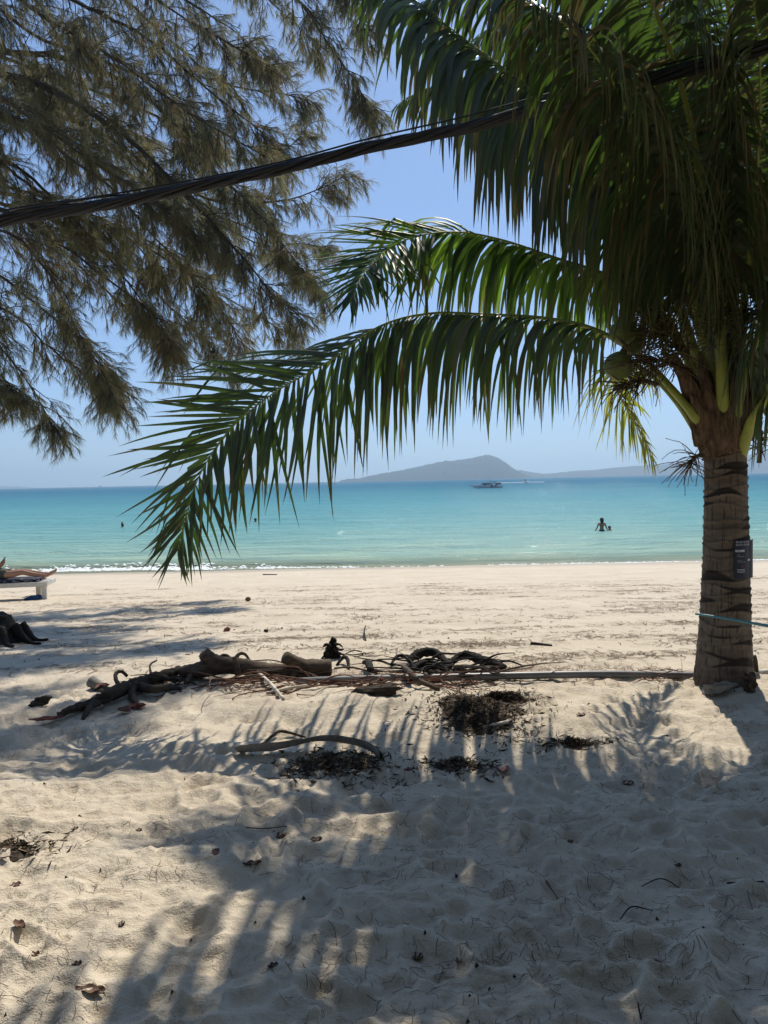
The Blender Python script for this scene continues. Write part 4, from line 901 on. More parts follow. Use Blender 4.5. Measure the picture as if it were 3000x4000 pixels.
tangle('twig_heap', (640, 1462), (90, 6), 14, (0.4, 0.9), 0.009, 'twig', 'dark thin sticks lying against the front of the log', 'twigs', 0.07, 10)
tangle('twig_heap', (795, 1418), (14, 5), 7, (0.2, 0.45), 0.006, 'char', 'small spiky forked twig on the sand behind the stump', 'twigs', 0.05, 11)
tangle('twig_heap', (1440, 1470), (40, 5), 14, (0.2, 0.4), 0.004, 'twig_red', 'wiry dry stems sprouting beside the foot of the palm', 'twigs', 0.10, 12)
tangle('root_tangle', (340, 1480), (55, 10), 16, (0.15, 0.4), 0.008, 'drift_dark', 'mat of fine grey rootlets around the knotty branch', 'roots', 0.05, 13)
gtube('forked_root', [(728, 1438), (740, 1433, 0.04), (750, 1437, 0.05), (754, 1447, 0.0)], [0.012, 0.018, 0.018, 0.01], 'char', 'bent black root piece at the end of the log', 'root')
gtube('knobbly_root', [(786, 1446, 0.05), (796, 1450, 0.05), (802, 1460, 0.03), (818, 1455, 0.02)], [0.02, 0.034, 0.026, 0.010], 'char', 'knobbly dark root piece in front of the roots', 'root')
gtube('bent_root', [(790, 1385), (787, 1376, 0.05), (790, 1368, 0.09)], [0.009, 0.009, 0.006], 'char', 'thin bent root sticking up out of the open sand', 'root')
gtube('crooked_stick', [(868, 1462, 0.10), (884, 1478, 0.08), (905, 1486, 0.04), (950, 1493, 0.0)], [0.014, 0.022, 0.024, 0.014], 'drift', 'crooked grey brown stick leaning over the pipe', 'stick')
gtube('white_stick', [(556, 1465, 0.05), (585, 1488, 0.03), (613, 1513, 0.0)], [0.012, 0.015, 0.013], 'white_stick', 'straight white peeled stick in front of the log', 'stick', rough=0.02)
gtube('pale_stick', [(575, 1500), (640, 1492, 0.02), (690, 1483, 0.01)], [0.010, 0.012, 0.008], 'white_stick', 'curved tan stick crossing the white stick', 'stick')
gtube('thin_branch', [(470, 1462, 0.05), (540, 1466, 0.06), (640, 1465, 0.05), (700, 1470, 0.03)], [0.010, 0.014, 0.012, 0.006], 'drift', 'long thin curved branch lying along the front of the log', 'branch')
gtube('dark_stick', [(568, 1242), (598, 1242)], [0.018, 0.015], 'char', 'short dark stick lying near the water edge', 'stick', lift=0.8)
gtube('dark_stick', [(1148, 1392), (1192, 1396)], [0.018, 0.012], 'char', 'flat dark stick lying alone on the open sand', 'stick')
gtube('pale_stick', [(1045, 1575), (1098, 1568, 0.01)], [0.014, 0.011], 'white_stick', 'pale stick at the foot of the shaded litter heap', 'stick')
gtube('thin_twig', [(1180, 1900), (1205, 1940, 0.01)], [0.0024, 0.0018], 'char', 'short dark twig on the shaded sand', 'twig')
gtube('thin_twig', [(1385, 1918, 0.005), (1430, 1915, 0.02), (1480, 1920, 0.005)], [0.0018, 0.0024, 0.0018], 'char', 'thin arched twig on the shaded sand near the edge', 'twig')
gtube('thin_twig', [(1570, 1912), (1650, 1913)], [0.0030, 0.0024], 'char', 'straight thin twig at the edge of the picture', 'twig')
gtube('thin_twig', [(1340, 1992, 0.01), (1365, 1975, 0.02), (1410, 1970, 0.004)], [0.0018, 0.0027, 0.0018], 'char', 'angled dark twig on the lower shaded sand', 'twig')
gtube('thin_twig', [(1378, 2180), (1385, 2212, 0.01)], [0.0024, 0.0024], 'char', 'thin twig standing at the bottom of the picture', 'twig')
gtube('thin_twig', [(480, 1782), (560, 1795, 0.01), (620, 1790)], [0.0018, 0.0024, 0.0018], 'char', 'thin twig lying across the striped shadow', 'twig')

# grey pipe and its white fitting
pp = [on((vx, vy), 0.033) for vx, vy in [(640, 1466), (760, 1468), (900, 1470), (1100, 1473), (1300, 1474), (1480, 1475)]]
yl = [p[1] for p in pp]; ym = float(np.median(yl))
pp = [np.array([ray(vx, vy)[0] * ym, ym, h1(ray(vx, vy)[0] * ym, ym) * 0.3 + H0(np.array([ray(vx, vy)[0] * ym]), np.array([ym]))[0] * 0.7 + 0.034]) for vx, vy in [(640, 1466), (760, 1468), (900, 1470), (1100, 1473), (1300, 1474), (1480, 1475), (1600, 1475)]]
pipe = thing('water_pipe', pp[0], 'grey plastic pipe lying across the sand behind the palm', 'pipe')
tube('pipe', pp, 0.030, M['pipe'], pipe, n=60, k=14)
pe = pp[-1]
tube('white_pipe', [pe + [0.0, 0, 0.0], pe + [0.45, 0.02, 0.01], pe + [1.4, 0.05, 0.0]], 0.026, M['pipe_white'], pipe, n=14, k=12)
tube('coupling', [pe + [0.06, 0, 0.0], pe + [0.16, 0, 0.0]], 0.036, M['pipe_white'], pipe, n=6, k=14)
tube('coupling', [pe + [0.30, 0.015, 0.005], pe + [0.36, 0.016, 0.006]], 0.034, M['pipe_white'], pipe, n=6, k=14)
tube('tap', [pe + [0.12, -0.01, 0.02], pe + [0.11, -0.015, 0.10], pe + [0.09, -0.02, 0.15]], [0.02, 0.018, 0.024], M['drift_dark'], pipe, n=8, k=10)

# litter heaps of rotting leaves
def litter_heap(v, rx, ry, h, label, seed, nl=500):
    rr = np.random.default_rng(seed); b = on(v); t = thing('litter_heap', b, label, 'leaf litter', 'heaps of rotting leaf litter')
    nu, nr = 40, 14; V = [[b[0], b[1], b[2] + h]]
    for i in range(1, nr + 1):
        q = i / nr
        for j in range(nu):
            a = 2 * math.pi * j / nu; e = 1 + 0.55 * float(vn(math.cos(a) * 1.7 + seed, math.sin(a) * 1.7, seed)); x = b[0] + q * rx * e * math.cos(a); y = b[1] + q * ry * e * math.sin(a)
            V.append([x, y, q])
    V = np.array(V); g = H(V[:, 0], V[:, 1]); q = V[:, 2].copy(); q[0] = 0
    V[:, 2] = g + h * (1 - q ** 1.5) * (0.6 + 1.3 * vn(V[:, 0] * 6, V[:, 1] * 6, seed)) - 0.022 * q ** 2 + 0.024 * fbm(V[:, 0] * 11, V[:, 1] * 13, seed + 3, 2)
    F3 = [[0, 1 + j, 1 + (j + 1) % nu] for j in range(nu)]; F4 = [[1 + i * nu + j, 1 + (i + 1) * nu + j, 1 + (i + 1) * nu + (j + 1) % nu, 1 + i * nu + (j + 1) % nu] for i in range(nr - 1) for j in range(nu)]
    mesh_np('heap', V, [np.array(F3), np.array(F4)], M['soil'], t)
    n = nl * 4; a = rr.uniform(0, 6.28, n); q = np.abs(rr.normal(size=n)) * 0.62; x = b[0] + q * rx * np.cos(a); y = b[1] + q * ry * np.sin(a)
    z = H(x, y) + np.maximum(0, h * (1 - q ** 1.5) * (0.6 + 1.3 * vn(x * 6, y * 6, seed)) - 0.022 * q ** 2 + 0.02 * fbm(x * 11, y * 13, seed + 3, 2)) + rr.uniform(0.0, 0.010, n)
    d = nrm(rr.normal(size=(n, 3)) * [1, 1, 0.28]); s = nrm(np.cross(d, rr.normal(size=(n, 3)) + [0, 0, 1.5])); L = rr.uniform(0.010, 0.04, n)[:, None]; w = L * rr.uniform(0.05, 0.22, n)[:, None]
    big = rr.random(n) < 0.06; w[big] *= 3.0
    c = np.stack([x, y, z], 1); up = np.cross(d, s) * L * 0.2
    Vl = np.stack([c - d * L, c - s * w + up, c + d * L, c + s * w + up], 1).reshape(-1, 3)
    half = n // 2
    for nm, sl, mm in (('leaves', slice(0, half), 'soil'), ('leaves', slice(half, n), 'litter')):
        ii = np.arange(n)[sl]; o = mesh_np(nm, Vl.reshape(n, 4, 3)[ii].reshape(-1, 3), (np.arange(len(ii)) * 4)[:, None] + np.array([[0, 1, 2, 3]]), M[mm], t, smooth=False); o['kind'] = 'stuff'
    return t
litter_heap((1035, 1535), 0.36, 0.42, 0.085, 'tall dark heap of rotting leaves in the dappled shade before the pipe', 31, 1100)
litter_heap((725, 1652), 0.32, 0.22, 0.03, 'flat dark patch of rotting leaves in front of the old webbing', 32, 800)
litter_heap((1090, 1512), 0.25, 0.10, 0.04, 'low dark litter ridge behind the tall leaf heap', 33, 400)
litter_heap((30, 1830), 0.22, 0.12, 0.004, 'small brown litter patch at the sunny edge of the picture', 34, 150)
litter_heap((990, 1650), 0.20, 0.13, 0.015, 'thin dark litter patch on the shaded sand in the middle', 35, 320)
litter_heap((1240, 1605), 0.22, 0.07, 0.015, 'narrow litter streak below the tall leaf heap', 36, 260)

# flat old strap of webbing lying over the litter
def strap(v0):
    pts = [on(v[:2], 0.05 + v[2]) for v in v0]; p = cat(pts, 70); T = nrm(np.gradient(p, axis=0)); S = nrm(np.cross(T, ZU[None])) 
    w = 0.046 + 0.010 * fbm(np.arange(70) * 0.11, np.zeros(70), 3, 2); tw = 0.9 + 0.6 * fbm(np.arange(70) * 0.06, np.ones(70), 5, 2)
    X = S * np.cos(tw)[:, None] + ZU[None] * np.sin(tw)[:, None]; Nn = np.cross(T, X); V = []
    for k in range(70):
        rb = 0.0025 * (k % 2)
        for q, e in ((-1, 0), (-0.5, 1), (0, 1.2), (0.5, 1), (1, 0), (0.5, -1), (0, -1.2), (-0.5, -1)):
            V.append(p[k] + X[k] * w[k] * q + Nn[k] * e * (0.006 + rb))
    i = np.arange(69)[:, None] * 8; j = np.arange(8)[None]; j2 = (j + 1) % 8
    Q = np.stack([i + j, i + 8 + j, i + 8 + j2, i + j2], -1).reshape(-1, 4)
    setp(mesh_np('webbing_strap', np.array(V), Q, M['hose'], base=pts[0], smooth=False), 'old grey woven strap half buried across the litter', 'strap')
strap([(512, 1632, -0.02), (540, 1634, 0.0), (590, 1632, 0.0), (640, 1628, 0.01), (700, 1624, 0.02), (760, 1625, 0.015), (800, 1634, 0.0), (825, 1645, -0.03)])
gtube('buried_branch', [(565, 1612), (590, 1598, 0.02), (610, 1592, 0.03), (660, 1594, 0.01)], [0.008, 0.011, 0.010, 0.006], 'drift_dark', 'half buried dark branch beyond the old strap', 'branch')

# charred stump mound at the left edge
def char_mound():
    b = on((18, 1392)); c = P(14, 1375, b[1] + 0.25); t = thing('tree_stump', (c[0] - 0.2, c[1], h1(c[0] - 0.2, c[1])), 'broad blackened tree stump at the left edge below the lounger', 'stump')
    o = ORG[t.name]; na, nz = 40, 14; V = []
    for i in range(nz):
        q = i / (nz - 1)
        for j in range(na):
            a = 2 * math.pi * j / na; fl = 1 + 0.05 * (1 - q) ** 2 * math.sin(5 * a + 1.0) + 0.2 * float(vn(a * 2.2, q * 3, 8)) ; r = (0.24 + 0.28 * (1 - q) ** 1.7) * fl
            V.append([o[0] + r * math.cos(a), o[1] + 0.8 * r * math.sin(a), o[2] - 0.1 + 0.38 * q ** 0.8 + 0.04 * float(vn(a * 3, q * 5, 18))])
    V.append([o[0], o[1], o[2] + 0.27]); V = np.array(V)
    i = np.arange(nz - 1)[:, None] * na; j = np.arange(na)[None]; j2 = (j + 1) % na
    Q = np.stack([i + j, i + j2, i + na + j2, i + na + j], -1).reshape(-1, 4); k = np.arange(na)
    mesh_np('stem', V, [Q, np.stack([(nz - 1) * na + k, (nz - 1) * na + (k + 1) % na, np.full(na, nz * na)], 1)], M['char'], t)
    for a, L in ((-0.25, 0.36), (-0.75, 0.4), (0.15, 0.3), (-1.3, 0.4)):
        d = np.array([math.cos(a), math.sin(a), 0]); pts = [o + d * 0.35 + [0, 0, 0.16], o + d * (0.35 + L * 0.5), o + d * (0.35 + L)]
        for q in pts[1:]: q[2] = h1(q[0], q[1]) + 0.02
        tube('root', pts, [0.06, 0.035, 0.012], M['char'], t, n=14, k=9, rough=0.1)
char_mound()

# coconut on the beach, leaves and small dark bits
V_, F_ = ball(on((536, 1297), 0.038), 0.045, 18, 12, 0.06, (1.15, 1, 0.9), 5); setp(mesh_np('fallen_coconut', V_, F_, M['husk'], base=on((536, 1297))), 'brown fallen coconut lying on the open sand', 'coconut')
wedge('husk_piece', (490, 1363), (0.08, 0.06, 0.045), 0.2, 'red_leaf', 'reddish husk piece on the open sand below the coconut', 'husk', 41, 0.1)
wedge('husk_piece', (574, 1361), (0.06, 0.045, 0.035), 0.2, 'char', 'small black husk piece beside the reddish one', 'husk', 42, 0.1)
leaves = [((1085, 1662), 0.13, 0.10, 1.1, 'red_leaf', 'red brown curled leaf in a sunlit spot of the shaded sand'), ((1355, 1692), 0.11, 0.06, 0.2, 'dead_leaf', 'dark dry leaf beside a sun fleck on the shaded sand'),
    ((608, 1803), 0.085, 0.05, 0.9, 'dead_leaf', 'dark upright leaf at the end of the striped shadow'), ((680, 1816), 0.10, 0.05, 0.3, 'dead_leaf', 'dark folded leaf on the sand in half shade'), ((466, 1842), 0.07, 0.05, 1.9, 'dead_leaf', 'small upright dry leaf inside the frond shadow'),
    ((545, 1874), 0.11, 0.04, 0.2, 'dead_leaf', 'long dark leaf fragment in the frond shadow'), ((33, 1912), 0.06, 0.045, 0.7, 'dead_leaf', 'dark and red leaf on the sunny sand near the edge'), ((42, 1998), 0.10, 0.045, -0.6, 'dead_leaf', 'black curled leaf with a hooked stalk on sunny sand'),
    ((72, 2050), 0.055, 0.03, 0.4, 'dead_leaf', 'thin curved black leaf casting a shadow on sunny sand'), ((166, 2085), 0.045, 0.025, 0.4, 'dead_leaf', 'tiny curled black leaf near the bottom edge'), ((263, 2001), 0.04, 0.03, 1.3, 'dead_leaf', 'tiny upright dark leaf in the sunny patch'),
    ((195, 2142), 0.14, 0.05, -0.1, 'dead_leaf', 'broad dark leaf in the shade along the bottom edge'), ((590, 2090), 0.05, 0.03, 0.3, 'dead_leaf', 'small dark leaf at the lower shadow edge'), ((1232, 1825), 0.04, 0.03, 0.1, 'dead_leaf', 'small dark leaf in deep shade to the right'), ((1460, 1870), 0.06, 0.035, -0.3, 'dead_leaf', 'dark dry leaf in deep shade below the palm'),
    ((902, 2062), 0.055, 0.05, 0.2, 'dead_leaf', 'dark leaf beside the round sun flecks'), ((990, 2075), 0.03, 0.03, 0.2, 'dead_leaf', 'tiny dark leaf lying in a round sun fleck'), ((1420, 2068), 0.04, 0.04, 0.9, 'dead_leaf', 'small dark leaf low in the deep shade'),
    ((885, 1668), 0.09, 0.04, 0.2, 'dead_leaf', 'thin dark leaf beside the striped sun flecks'), ((1255, 1545), 0.09, 0.06, 0.2, 'dead_leaf', 'black leaf on the dappled mound before the palm'), ((1090, 1560), 0.26, 0.06, 0.25, 'dead_leaf', 'long tan husk leaf at the edge of the leaf heap'),
    ((755, 1668), 0.10, 0.05, 0.1, 'white_stick', 'pale crumpled scrap lying on the flat litter patch'), ((405, 1415), 0.07, 0.05, 0.1, 'dead_leaf', 'dry leaf on the sunny sand beyond the sawn stub'), ((300, 1795), 0.04, 0.03, 0.1, 'dead_leaf', 'small dark leaf on the sunny sand beside the shadow'), ((162, 1795), 0.045, 0.03, 0.4, 'dead_leaf', 'small dark leaf near the brown litter patch')]
for k, (v, L, w, a, m, lab) in enumerate(leaves): curled_leaf('dead_leaf', v, L * 0.72, w * 0.72, a, m, lab, 'dead leaves on the sand', 0.38, 0.002)

# needle litter and small dark crumbs all over the sand (too many to count)
def scatter():
    r = np.random.default_rng(99)
    def needles(name, x, y, L, w, m, label, lift=0.003):
        n = len(x); a = r.uniform(0, 6.28, n); c = r.normal(size=n) * 0.4; pts = []
        px, py = x.copy(), y.copy()
        for k in range(4):
            pts.append((px.copy(), py.copy())); px = px + np.cos(a) * L / 3; py = py + np.sin(a) * L / 3; a = a + c
        P3 = np.stack([np.stack([u, v, H(u, v) + lift + (0.004 * r.random(n) if i in (0, 3) else 0.006 * r.random(n))], 1) for i, (u, v) in enumerate(pts)], 1)
        T = nrm(np.gradient(P3, axis=1)); S = nrm(np.cross(T, ZU[None, None])) * (w[:, None, None] * 0.5)
        V = np.stack([P3 - S, P3 + S + ZU * 0.0008], 2).reshape(-1, 3); b = (np.arange(n) * 8)[:, None, None]; k = (np.arange(3) * 2)[None, :, None]
        F = (b + k + np.array([[[0, 1, 3, 2]]])).reshape(-1, 4)
        setp(mesh_np(name, V, F, M[m], smooth=False), label, 'litter', kind='stuff')
    n = 14000; y = 1.5 + 5.2 * r.random(n) ** 1.2; x = (r.random(n) - 0.5) * 1.35 * (y + 0.6)
    cl = fbm(x * 1.6, y * 1.9, 55, 2) + 0.16 * r.normal(size=n); k = cl > -0.02; x, y = x[k], y[k]; n = len(x)
    needles('needle_litter', x, y, r.uniform(0.02, 0.07, n), r.uniform(0.0010, 0.0024, n), 'litter', 'brown needle litter strewn over the near sand')
    # drifts of needles lying in streaks across the open beach
    X, Y = [], []
    for k in range(330):
        cy = r.uniform(6.4, 17); cx = r.uniform(-0.6, 0.62) * cy; m = int(r.uniform(10, 60)); X.append(cx + r.normal(size=m) * r.uniform(0.1, 0.7)); Y.append(cy + r.normal(size=m) * r.uniform(0.02, 0.10))
    for (vx, vy, sx, sy, m) in [(1000, 1395, 0.35, 0.12, 130), (1060, 1388, 0.3, 0.08, 100), (1380, 1415, 0.5, 0.08, 120), (220, 1285, 0.4, 0.1, 60), (300, 1340, 0.6, 0.2, 120)]:
        c = G(vx, vy); X.append(c[0] + r.normal(size=m) * sx); Y.append(c[1] + r.normal(size=m) * sy)
    x, y = np.concatenate(X), np.concatenate(Y); n = len(x)
    needles('needle_litter', x, y, r.uniform(0.06, 0.2, n), r.uniform(0.004, 0.010, n), 'litter', 'streaks of brown needles across the open beach')
    # fine red twig litter around the log and pipe
    n = 1500; x = r.uniform(-2.0, 2.4, n); y = 5.95 + r.normal(size=n) * 0.22 - 0.03 * x; needles('twig_litter', x, y, r.uniform(0.05, 0.16, n), r.uniform(0.003, 0.006, n), 'twig_red', 'fine reddish twig litter along the log and pipe', 0.008)
    # crumbs
    n = 1500; y = 1.5 + 8 * r.random(n) ** 1.6; x = (r.random(n) - 0.5) * 1.3 * (y + 0.6); s = r.uniform(0.001, 0.0035, n) ** 1.0 * (1 + 2.2 * (r.random(n) < 0.12)) * (0.8 + 0.08 * y)
    c = np.stack([x, y, H(x, y) + s * 0.3], 1); T4 = np.array([[1, 0, -0.5], [-0.5, 0.9, -0.5], [-0.5, -0.9, -0.5], [0, 0, 0.8]])
    V = c[:, None] + s[:, None, None] * (T4[None] + r.normal(size=(n, 4, 3)) * 0.3)
    F = ((np.arange(n) * 4)[:, None, None] + np.array([[[0, 1, 3], [1, 2, 3], [2, 0, 3], [0, 2, 1]]])).reshape(-1, 3)
    setp(mesh_np('crumb_litter', V.reshape(-1, 3), F, M['soil'], smooth=False), 'tiny dark crumbs of bark scattered over the sand', 'litter', kind='stuff')
scatter()

# ================================================================== things at the palm
# teal pole
tp0 = P(1502, 1326, 5.2); tp1 = P(1659, 1352, 4.9); tp2 = tp1 + (tp1 - tp0) * 2.2
tube('teal_pole', [tp0, (tp0 + tp1) / 2 + [0, 0, 0.004], tp1, tp2], [0.0075, 0.011, 0.013, 0.015], M['teal'], None, tp2, 20, 10)
setp(bpy.context.scene.objects['teal_pole'], 'thin teal pole leaning in front of the palm trunk', 'pole')

# poster wrapped on the trunk
def poster():
    zc0, zc1 = (P(1590, 1243, 5.5)[2], P(1590, 1163, 5.5)[2]); z_of = lambda z: (z - TRB[2]) / (TRT[2] - TRB[2])
    zm = (zc0 + zc1) / 2; c = trunk_c(z_of(zm)); t = thing('trunk_notice', (c[0], c[1], zc0), 'dark notice in a plastic sleeve wrapped around the palm trunk', 'notice')
    r = trunk_r(z_of(zm)) + 0.012; view = math.atan2(-c[1], -c[0]); a0, a1 = view + math.radians(18), view + math.radians(92)
    def cyl(u, v, e): a = a0 + u / r; return np.array([c[0] + (r + e) * math.cos(a), c[1] + (r + e) * math.sin(a), zc0 + v])
    hgt = zc1 - zc0; wid = (a1 - a0) * r
    def sheet(name, pts_uv, e, m):
        """pts_uv: rectangle (u0,u1,v0,v1) wrapped on the trunk"""
        u0, u1, v0, v1 = pts_uv; n = 12; V = []; 
        for ee in (e, e - 0.001):
            for k in range(n + 1):
                u = u0 + (u1 - u0) * k / n; bow = 0.010 * math.sin(math.pi * max(0, (u / wid - 0.6) / 0.4)) if name in ('sleeve', 'sheet') else 0
                V += [cyl(u, v0, ee + bow), cyl(u, v1, ee + bow)]
        F = [[2 * k, 2 * k + 2, 2 * k + 3, 2 * k + 1] for k in range(n)] + [[2 * k + 1 + 2 * n + 2, 2 * k + 3 + 2 * n + 2, 2 * k + 2 + 2 * n + 2, 2 * k + 2 * n + 2] for k in range(n)]
        return mesh_np(name, np.array(V), np.array(F), m, t, smooth=False)
    navy = simple('navy_print', (0.012, 0.02, 0.05), (0.008, 0.013, 0.035), 6, 0.45, 0.0, None, 0.01, (1, 1, 1), 0.3); pale = simple('pale_print', (0.50, 0.52, 0.58), (0.42, 0.44, 0.5), 6, 0.4, 0.0); dim = simple('dim_print', (0.20, 0.21, 0.25), (0.13, 0.14, 0.17), 60, 0.5, 0.0); red = simple('red_print', (0.35, 0.08, 0.05), None, 6, 0.4, 0.0)
    sh = sheet('sheet', (0, wid, 0, hgt), 0.0, navy); sh['label'] = 'navy printed sheet'
    def word(s, u, v, size, m=pale):
        cu = bpy.data.curves.new('t', 'FONT'); cu.body = s; cu.size = size; to = bpy.data.objects.new('t', cu); col.objects.link(to)
        dg = bpy.context.evaluated_depsgraph_get(); me = bpy.data.meshes.new_from_object(to.evaluated_get(dg)); bpy.data.objects.remove(to)
        if not len(me.vertices): return
        V = np.array([cyl(u + q.co.x, v + q.co.y, 0.003) for q in me.vertices]); F = [list(p.vertices) for p in me.polygons]
        me2 = bpy.data.meshes.new('lettering'); me2.from_pydata([tuple(x - ORG[t.name]) for x in V], [], F); me2.materials.append(m)
        o = bpy.data.objects.new('lettering', me2); col.objects.link(o); o.parent = sh; ORG[o.name] = ORG[t.name]
    word('BLUE HOUSE', 0.012, hgt * 0.935, 0.021); word('BIKEN ROAD', 0.012, hgt * 0.86, 0.021)
    sheet('arrow_label', (0.008, 0.082, hgt * 0.70, hgt * 0.755), 0.003, pale); sheet('text_line', (0.02, 0.045, hgt * 0.722, hgt * 0.735), 0.005, navy)
    for v, w_ in ((0.615, 0.045), (0.57, 0.08), (0.475, 0.06), (0.43, 0.09)): sheet('text_line', (0.02, w_, hgt * v, hgt * (v + 0.018)), 0.003, dim)     # small print too blurred to read
    sheet('arrow_label', (0.115, 0.145, hgt * 0.455, hgt * 0.505), 0.003, pale)
    sheet('map_pin', (0.055, 0.066, hgt * 0.30, hgt * 0.335), 0.003, red)
    for v in (0.235, 0.20, 0.165): sheet('text_line', (0.022, 0.085, hgt * v, hgt * (v + 0.012)), 0.003, pale)
poster()

# ================================================================== sun lounger with a person, at the left edge
LB = P(101, 1258, 14.4); LB[2] = h1(LB[0], LB[1]); la = R(10); lu = np.array([-math.cos(la), -math.sin(la), 0]); lw = np.array([-math.sin(la), math.cos(la), 0]); bedz = P(101, 1257, 14.4)[2] - LB[2]
def B(l, w, h): return LB + lu * l + lw * w + ZU * h
AX = np.array([lu, lw, ZU])
bed = thing('sun_lounger', B(0.9, 0.33, 0), 'white painted wooden lounger with a dotted navy cushion', 'sun lounger')
def bb(name, l, w, h, hl, hw, hh, m, parent, bv=0.006):
    V, F = boxes([(B(l, w, h), (hl, hw, hh), AX)]); return bevel(mesh_np(name, V, F, m, parent, smooth=False), bv)
bh = bedz
bb('side_rail', 0.95, 0.02, bh - 0.045, 0.95, 0.022, 0.045, M['white_wood'], bed); bb('side_rail', 0.95, 0.64, bh - 0.045, 0.95, 0.022, 0.045, M['white_wood'], bed)
bb('end_rail', 0.022, 0.33, bh - 0.045, 0.022, 0.287, 0.043, M['white_wood'], bed); bb('end_rail', 1.878, 0.33, bh - 0.045, 0.022, 0.287, 0.043, M['white_wood'], bed)
for k in range(12): bb('slat', 0.10 + k * 0.154, 0.33, bh - 0.012, 0.055, 0.285, 0.010, M['white_wood'], bed, 0.003)
for l, w in ((0.075, 0.07), (0.33, 0.59), (1.75, 0.07), (1.75, 0.59)):
    g = h1(*B(l, w, 0)[:2]) - LB[2]; bb('leg', l, w, (bh - 0.092 + g - 0.03) / 2, 0.050, 0.030, (bh - 0.092 - g + 0.03) / 2, M['white_wood'], bed)
def cushion_mat():
    m, nt, out = new_mat('navy_dotted_cloth'); tc = N(nt, 'ShaderNodeTexCoord'); v = N(nt, 'ShaderNodeTexVoronoi'); v.inputs['Scale'].default_value = 26; v.inputs['Randomness'].default_value = 0.35
    nt.links.new(tc.outputs['Object'], v.inputs['Vector']); c = ramp(nt, v.outputs['Distance'], [(0.26, (0.55, 0.56, 0.6)), (0.33, (0.010, 0.012, 0.03))])
    p = princ(nt, c, 0.85, None, 0.2); nt.links.new(p.outputs[0], out.inputs[0]); return m
cu = bb('cushion', 1.02, 0.33, bh + 0.034, 0.86, 0.28, 0.030, cushion_mat(), bed, 0.025)
# flip-flop clogs under the lounger
for k, (l, w, a) in enumerate(((0.30, -0.02, 0.15), (0.22, 0.10, -0.25))):
    p = B(l, w, 0); p[2] = h1(p[0], p[1]); V, F = ball((0, 0, 0), 1, 20, 12, 0, (1, 1, 1)); x = V[:, 0]; 
    V = np.stack([V[:, 0] * 0.145, V[:, 1] * (0.052 + 0.012 * (x < 0)), np.where(V[:, 2] > 0, V[:, 2] * (0.075 - 0.03 * (x > 0.1)), V[:, 2] * 0.02) + 0.02], 1)
    ca, sa = math.cos(la + a + math.pi), math.sin(la + a + math.pi); V = np.stack([V[:, 0] * ca - V[:, 1] * sa, V[:, 0] * sa + V[:, 1] * ca, V[:, 2]], 1) + p
    t = thing('clog', p, 'blue foam clog lying nearer in front of the lounger leg' if k == 0 else 'blue foam clog half hidden behind its pair', 'shoe', 'pair of blue clogs')
    mesh_np('shell', V, F, M['blue_rubber'], t)
    sp_ = [(-0.03, -0.06, 0.055), (0.05, -0.065, 0.075), (0.14, -0.035, 0.06), (0.15, 0.035, 0.06), (0.05, 0.065, 0.075), (-0.03, 0.06, 0.055)]
    tube('heel_strap', [p + np.array([-a_ * -ca - b_ * sa * 0 - b_ * sa, a_ * sa + b_ * ca, c_]) for a_, b_, c_ in sp_], 0.006, M['blue_rubber'], t, n=20, k=6)

def body(name, joints, edges, root, m, parent=None, base=None, sub=2):
    """one continuous surface grown round a skeleton: joints {key: (point, radius or (rx, ry))}"""
    keys = list(joints); ix = {k: i for i, k in enumerate(keys)}; org = ORG[parent.name] if parent else np.array(base)
    me = bpy.data.meshes.new(name); me.from_pydata([tuple(np.array(joints[k][0]) - org) for k in keys], [(ix[a], ix[b]) for a, b in edges], [])
    o = bpy.data.objects.new(name, me); col.objects.link(o)
    if parent: o.parent = parent
    else: o.location = [float(q) for q in base]
    ORG[o.name] = org
    md = o.modifiers.new('skin', 'SKIN'); md.use_smooth_shade = True; md.branch_smoothing = 0.3
    sv = me.skin_vertices[0].data
    for k in keys:
        r = joints[k][1]; sv[ix[k]].radius = (r, r) if not hasattr(r, '__len__') else r
        sv[ix[k]].use_root = (k == root)
    sb = o.modifiers.new('subdivision', 'SUBSURF'); sb.levels = sub; sb.render_levels = sub
    me.materials.append(m); return o

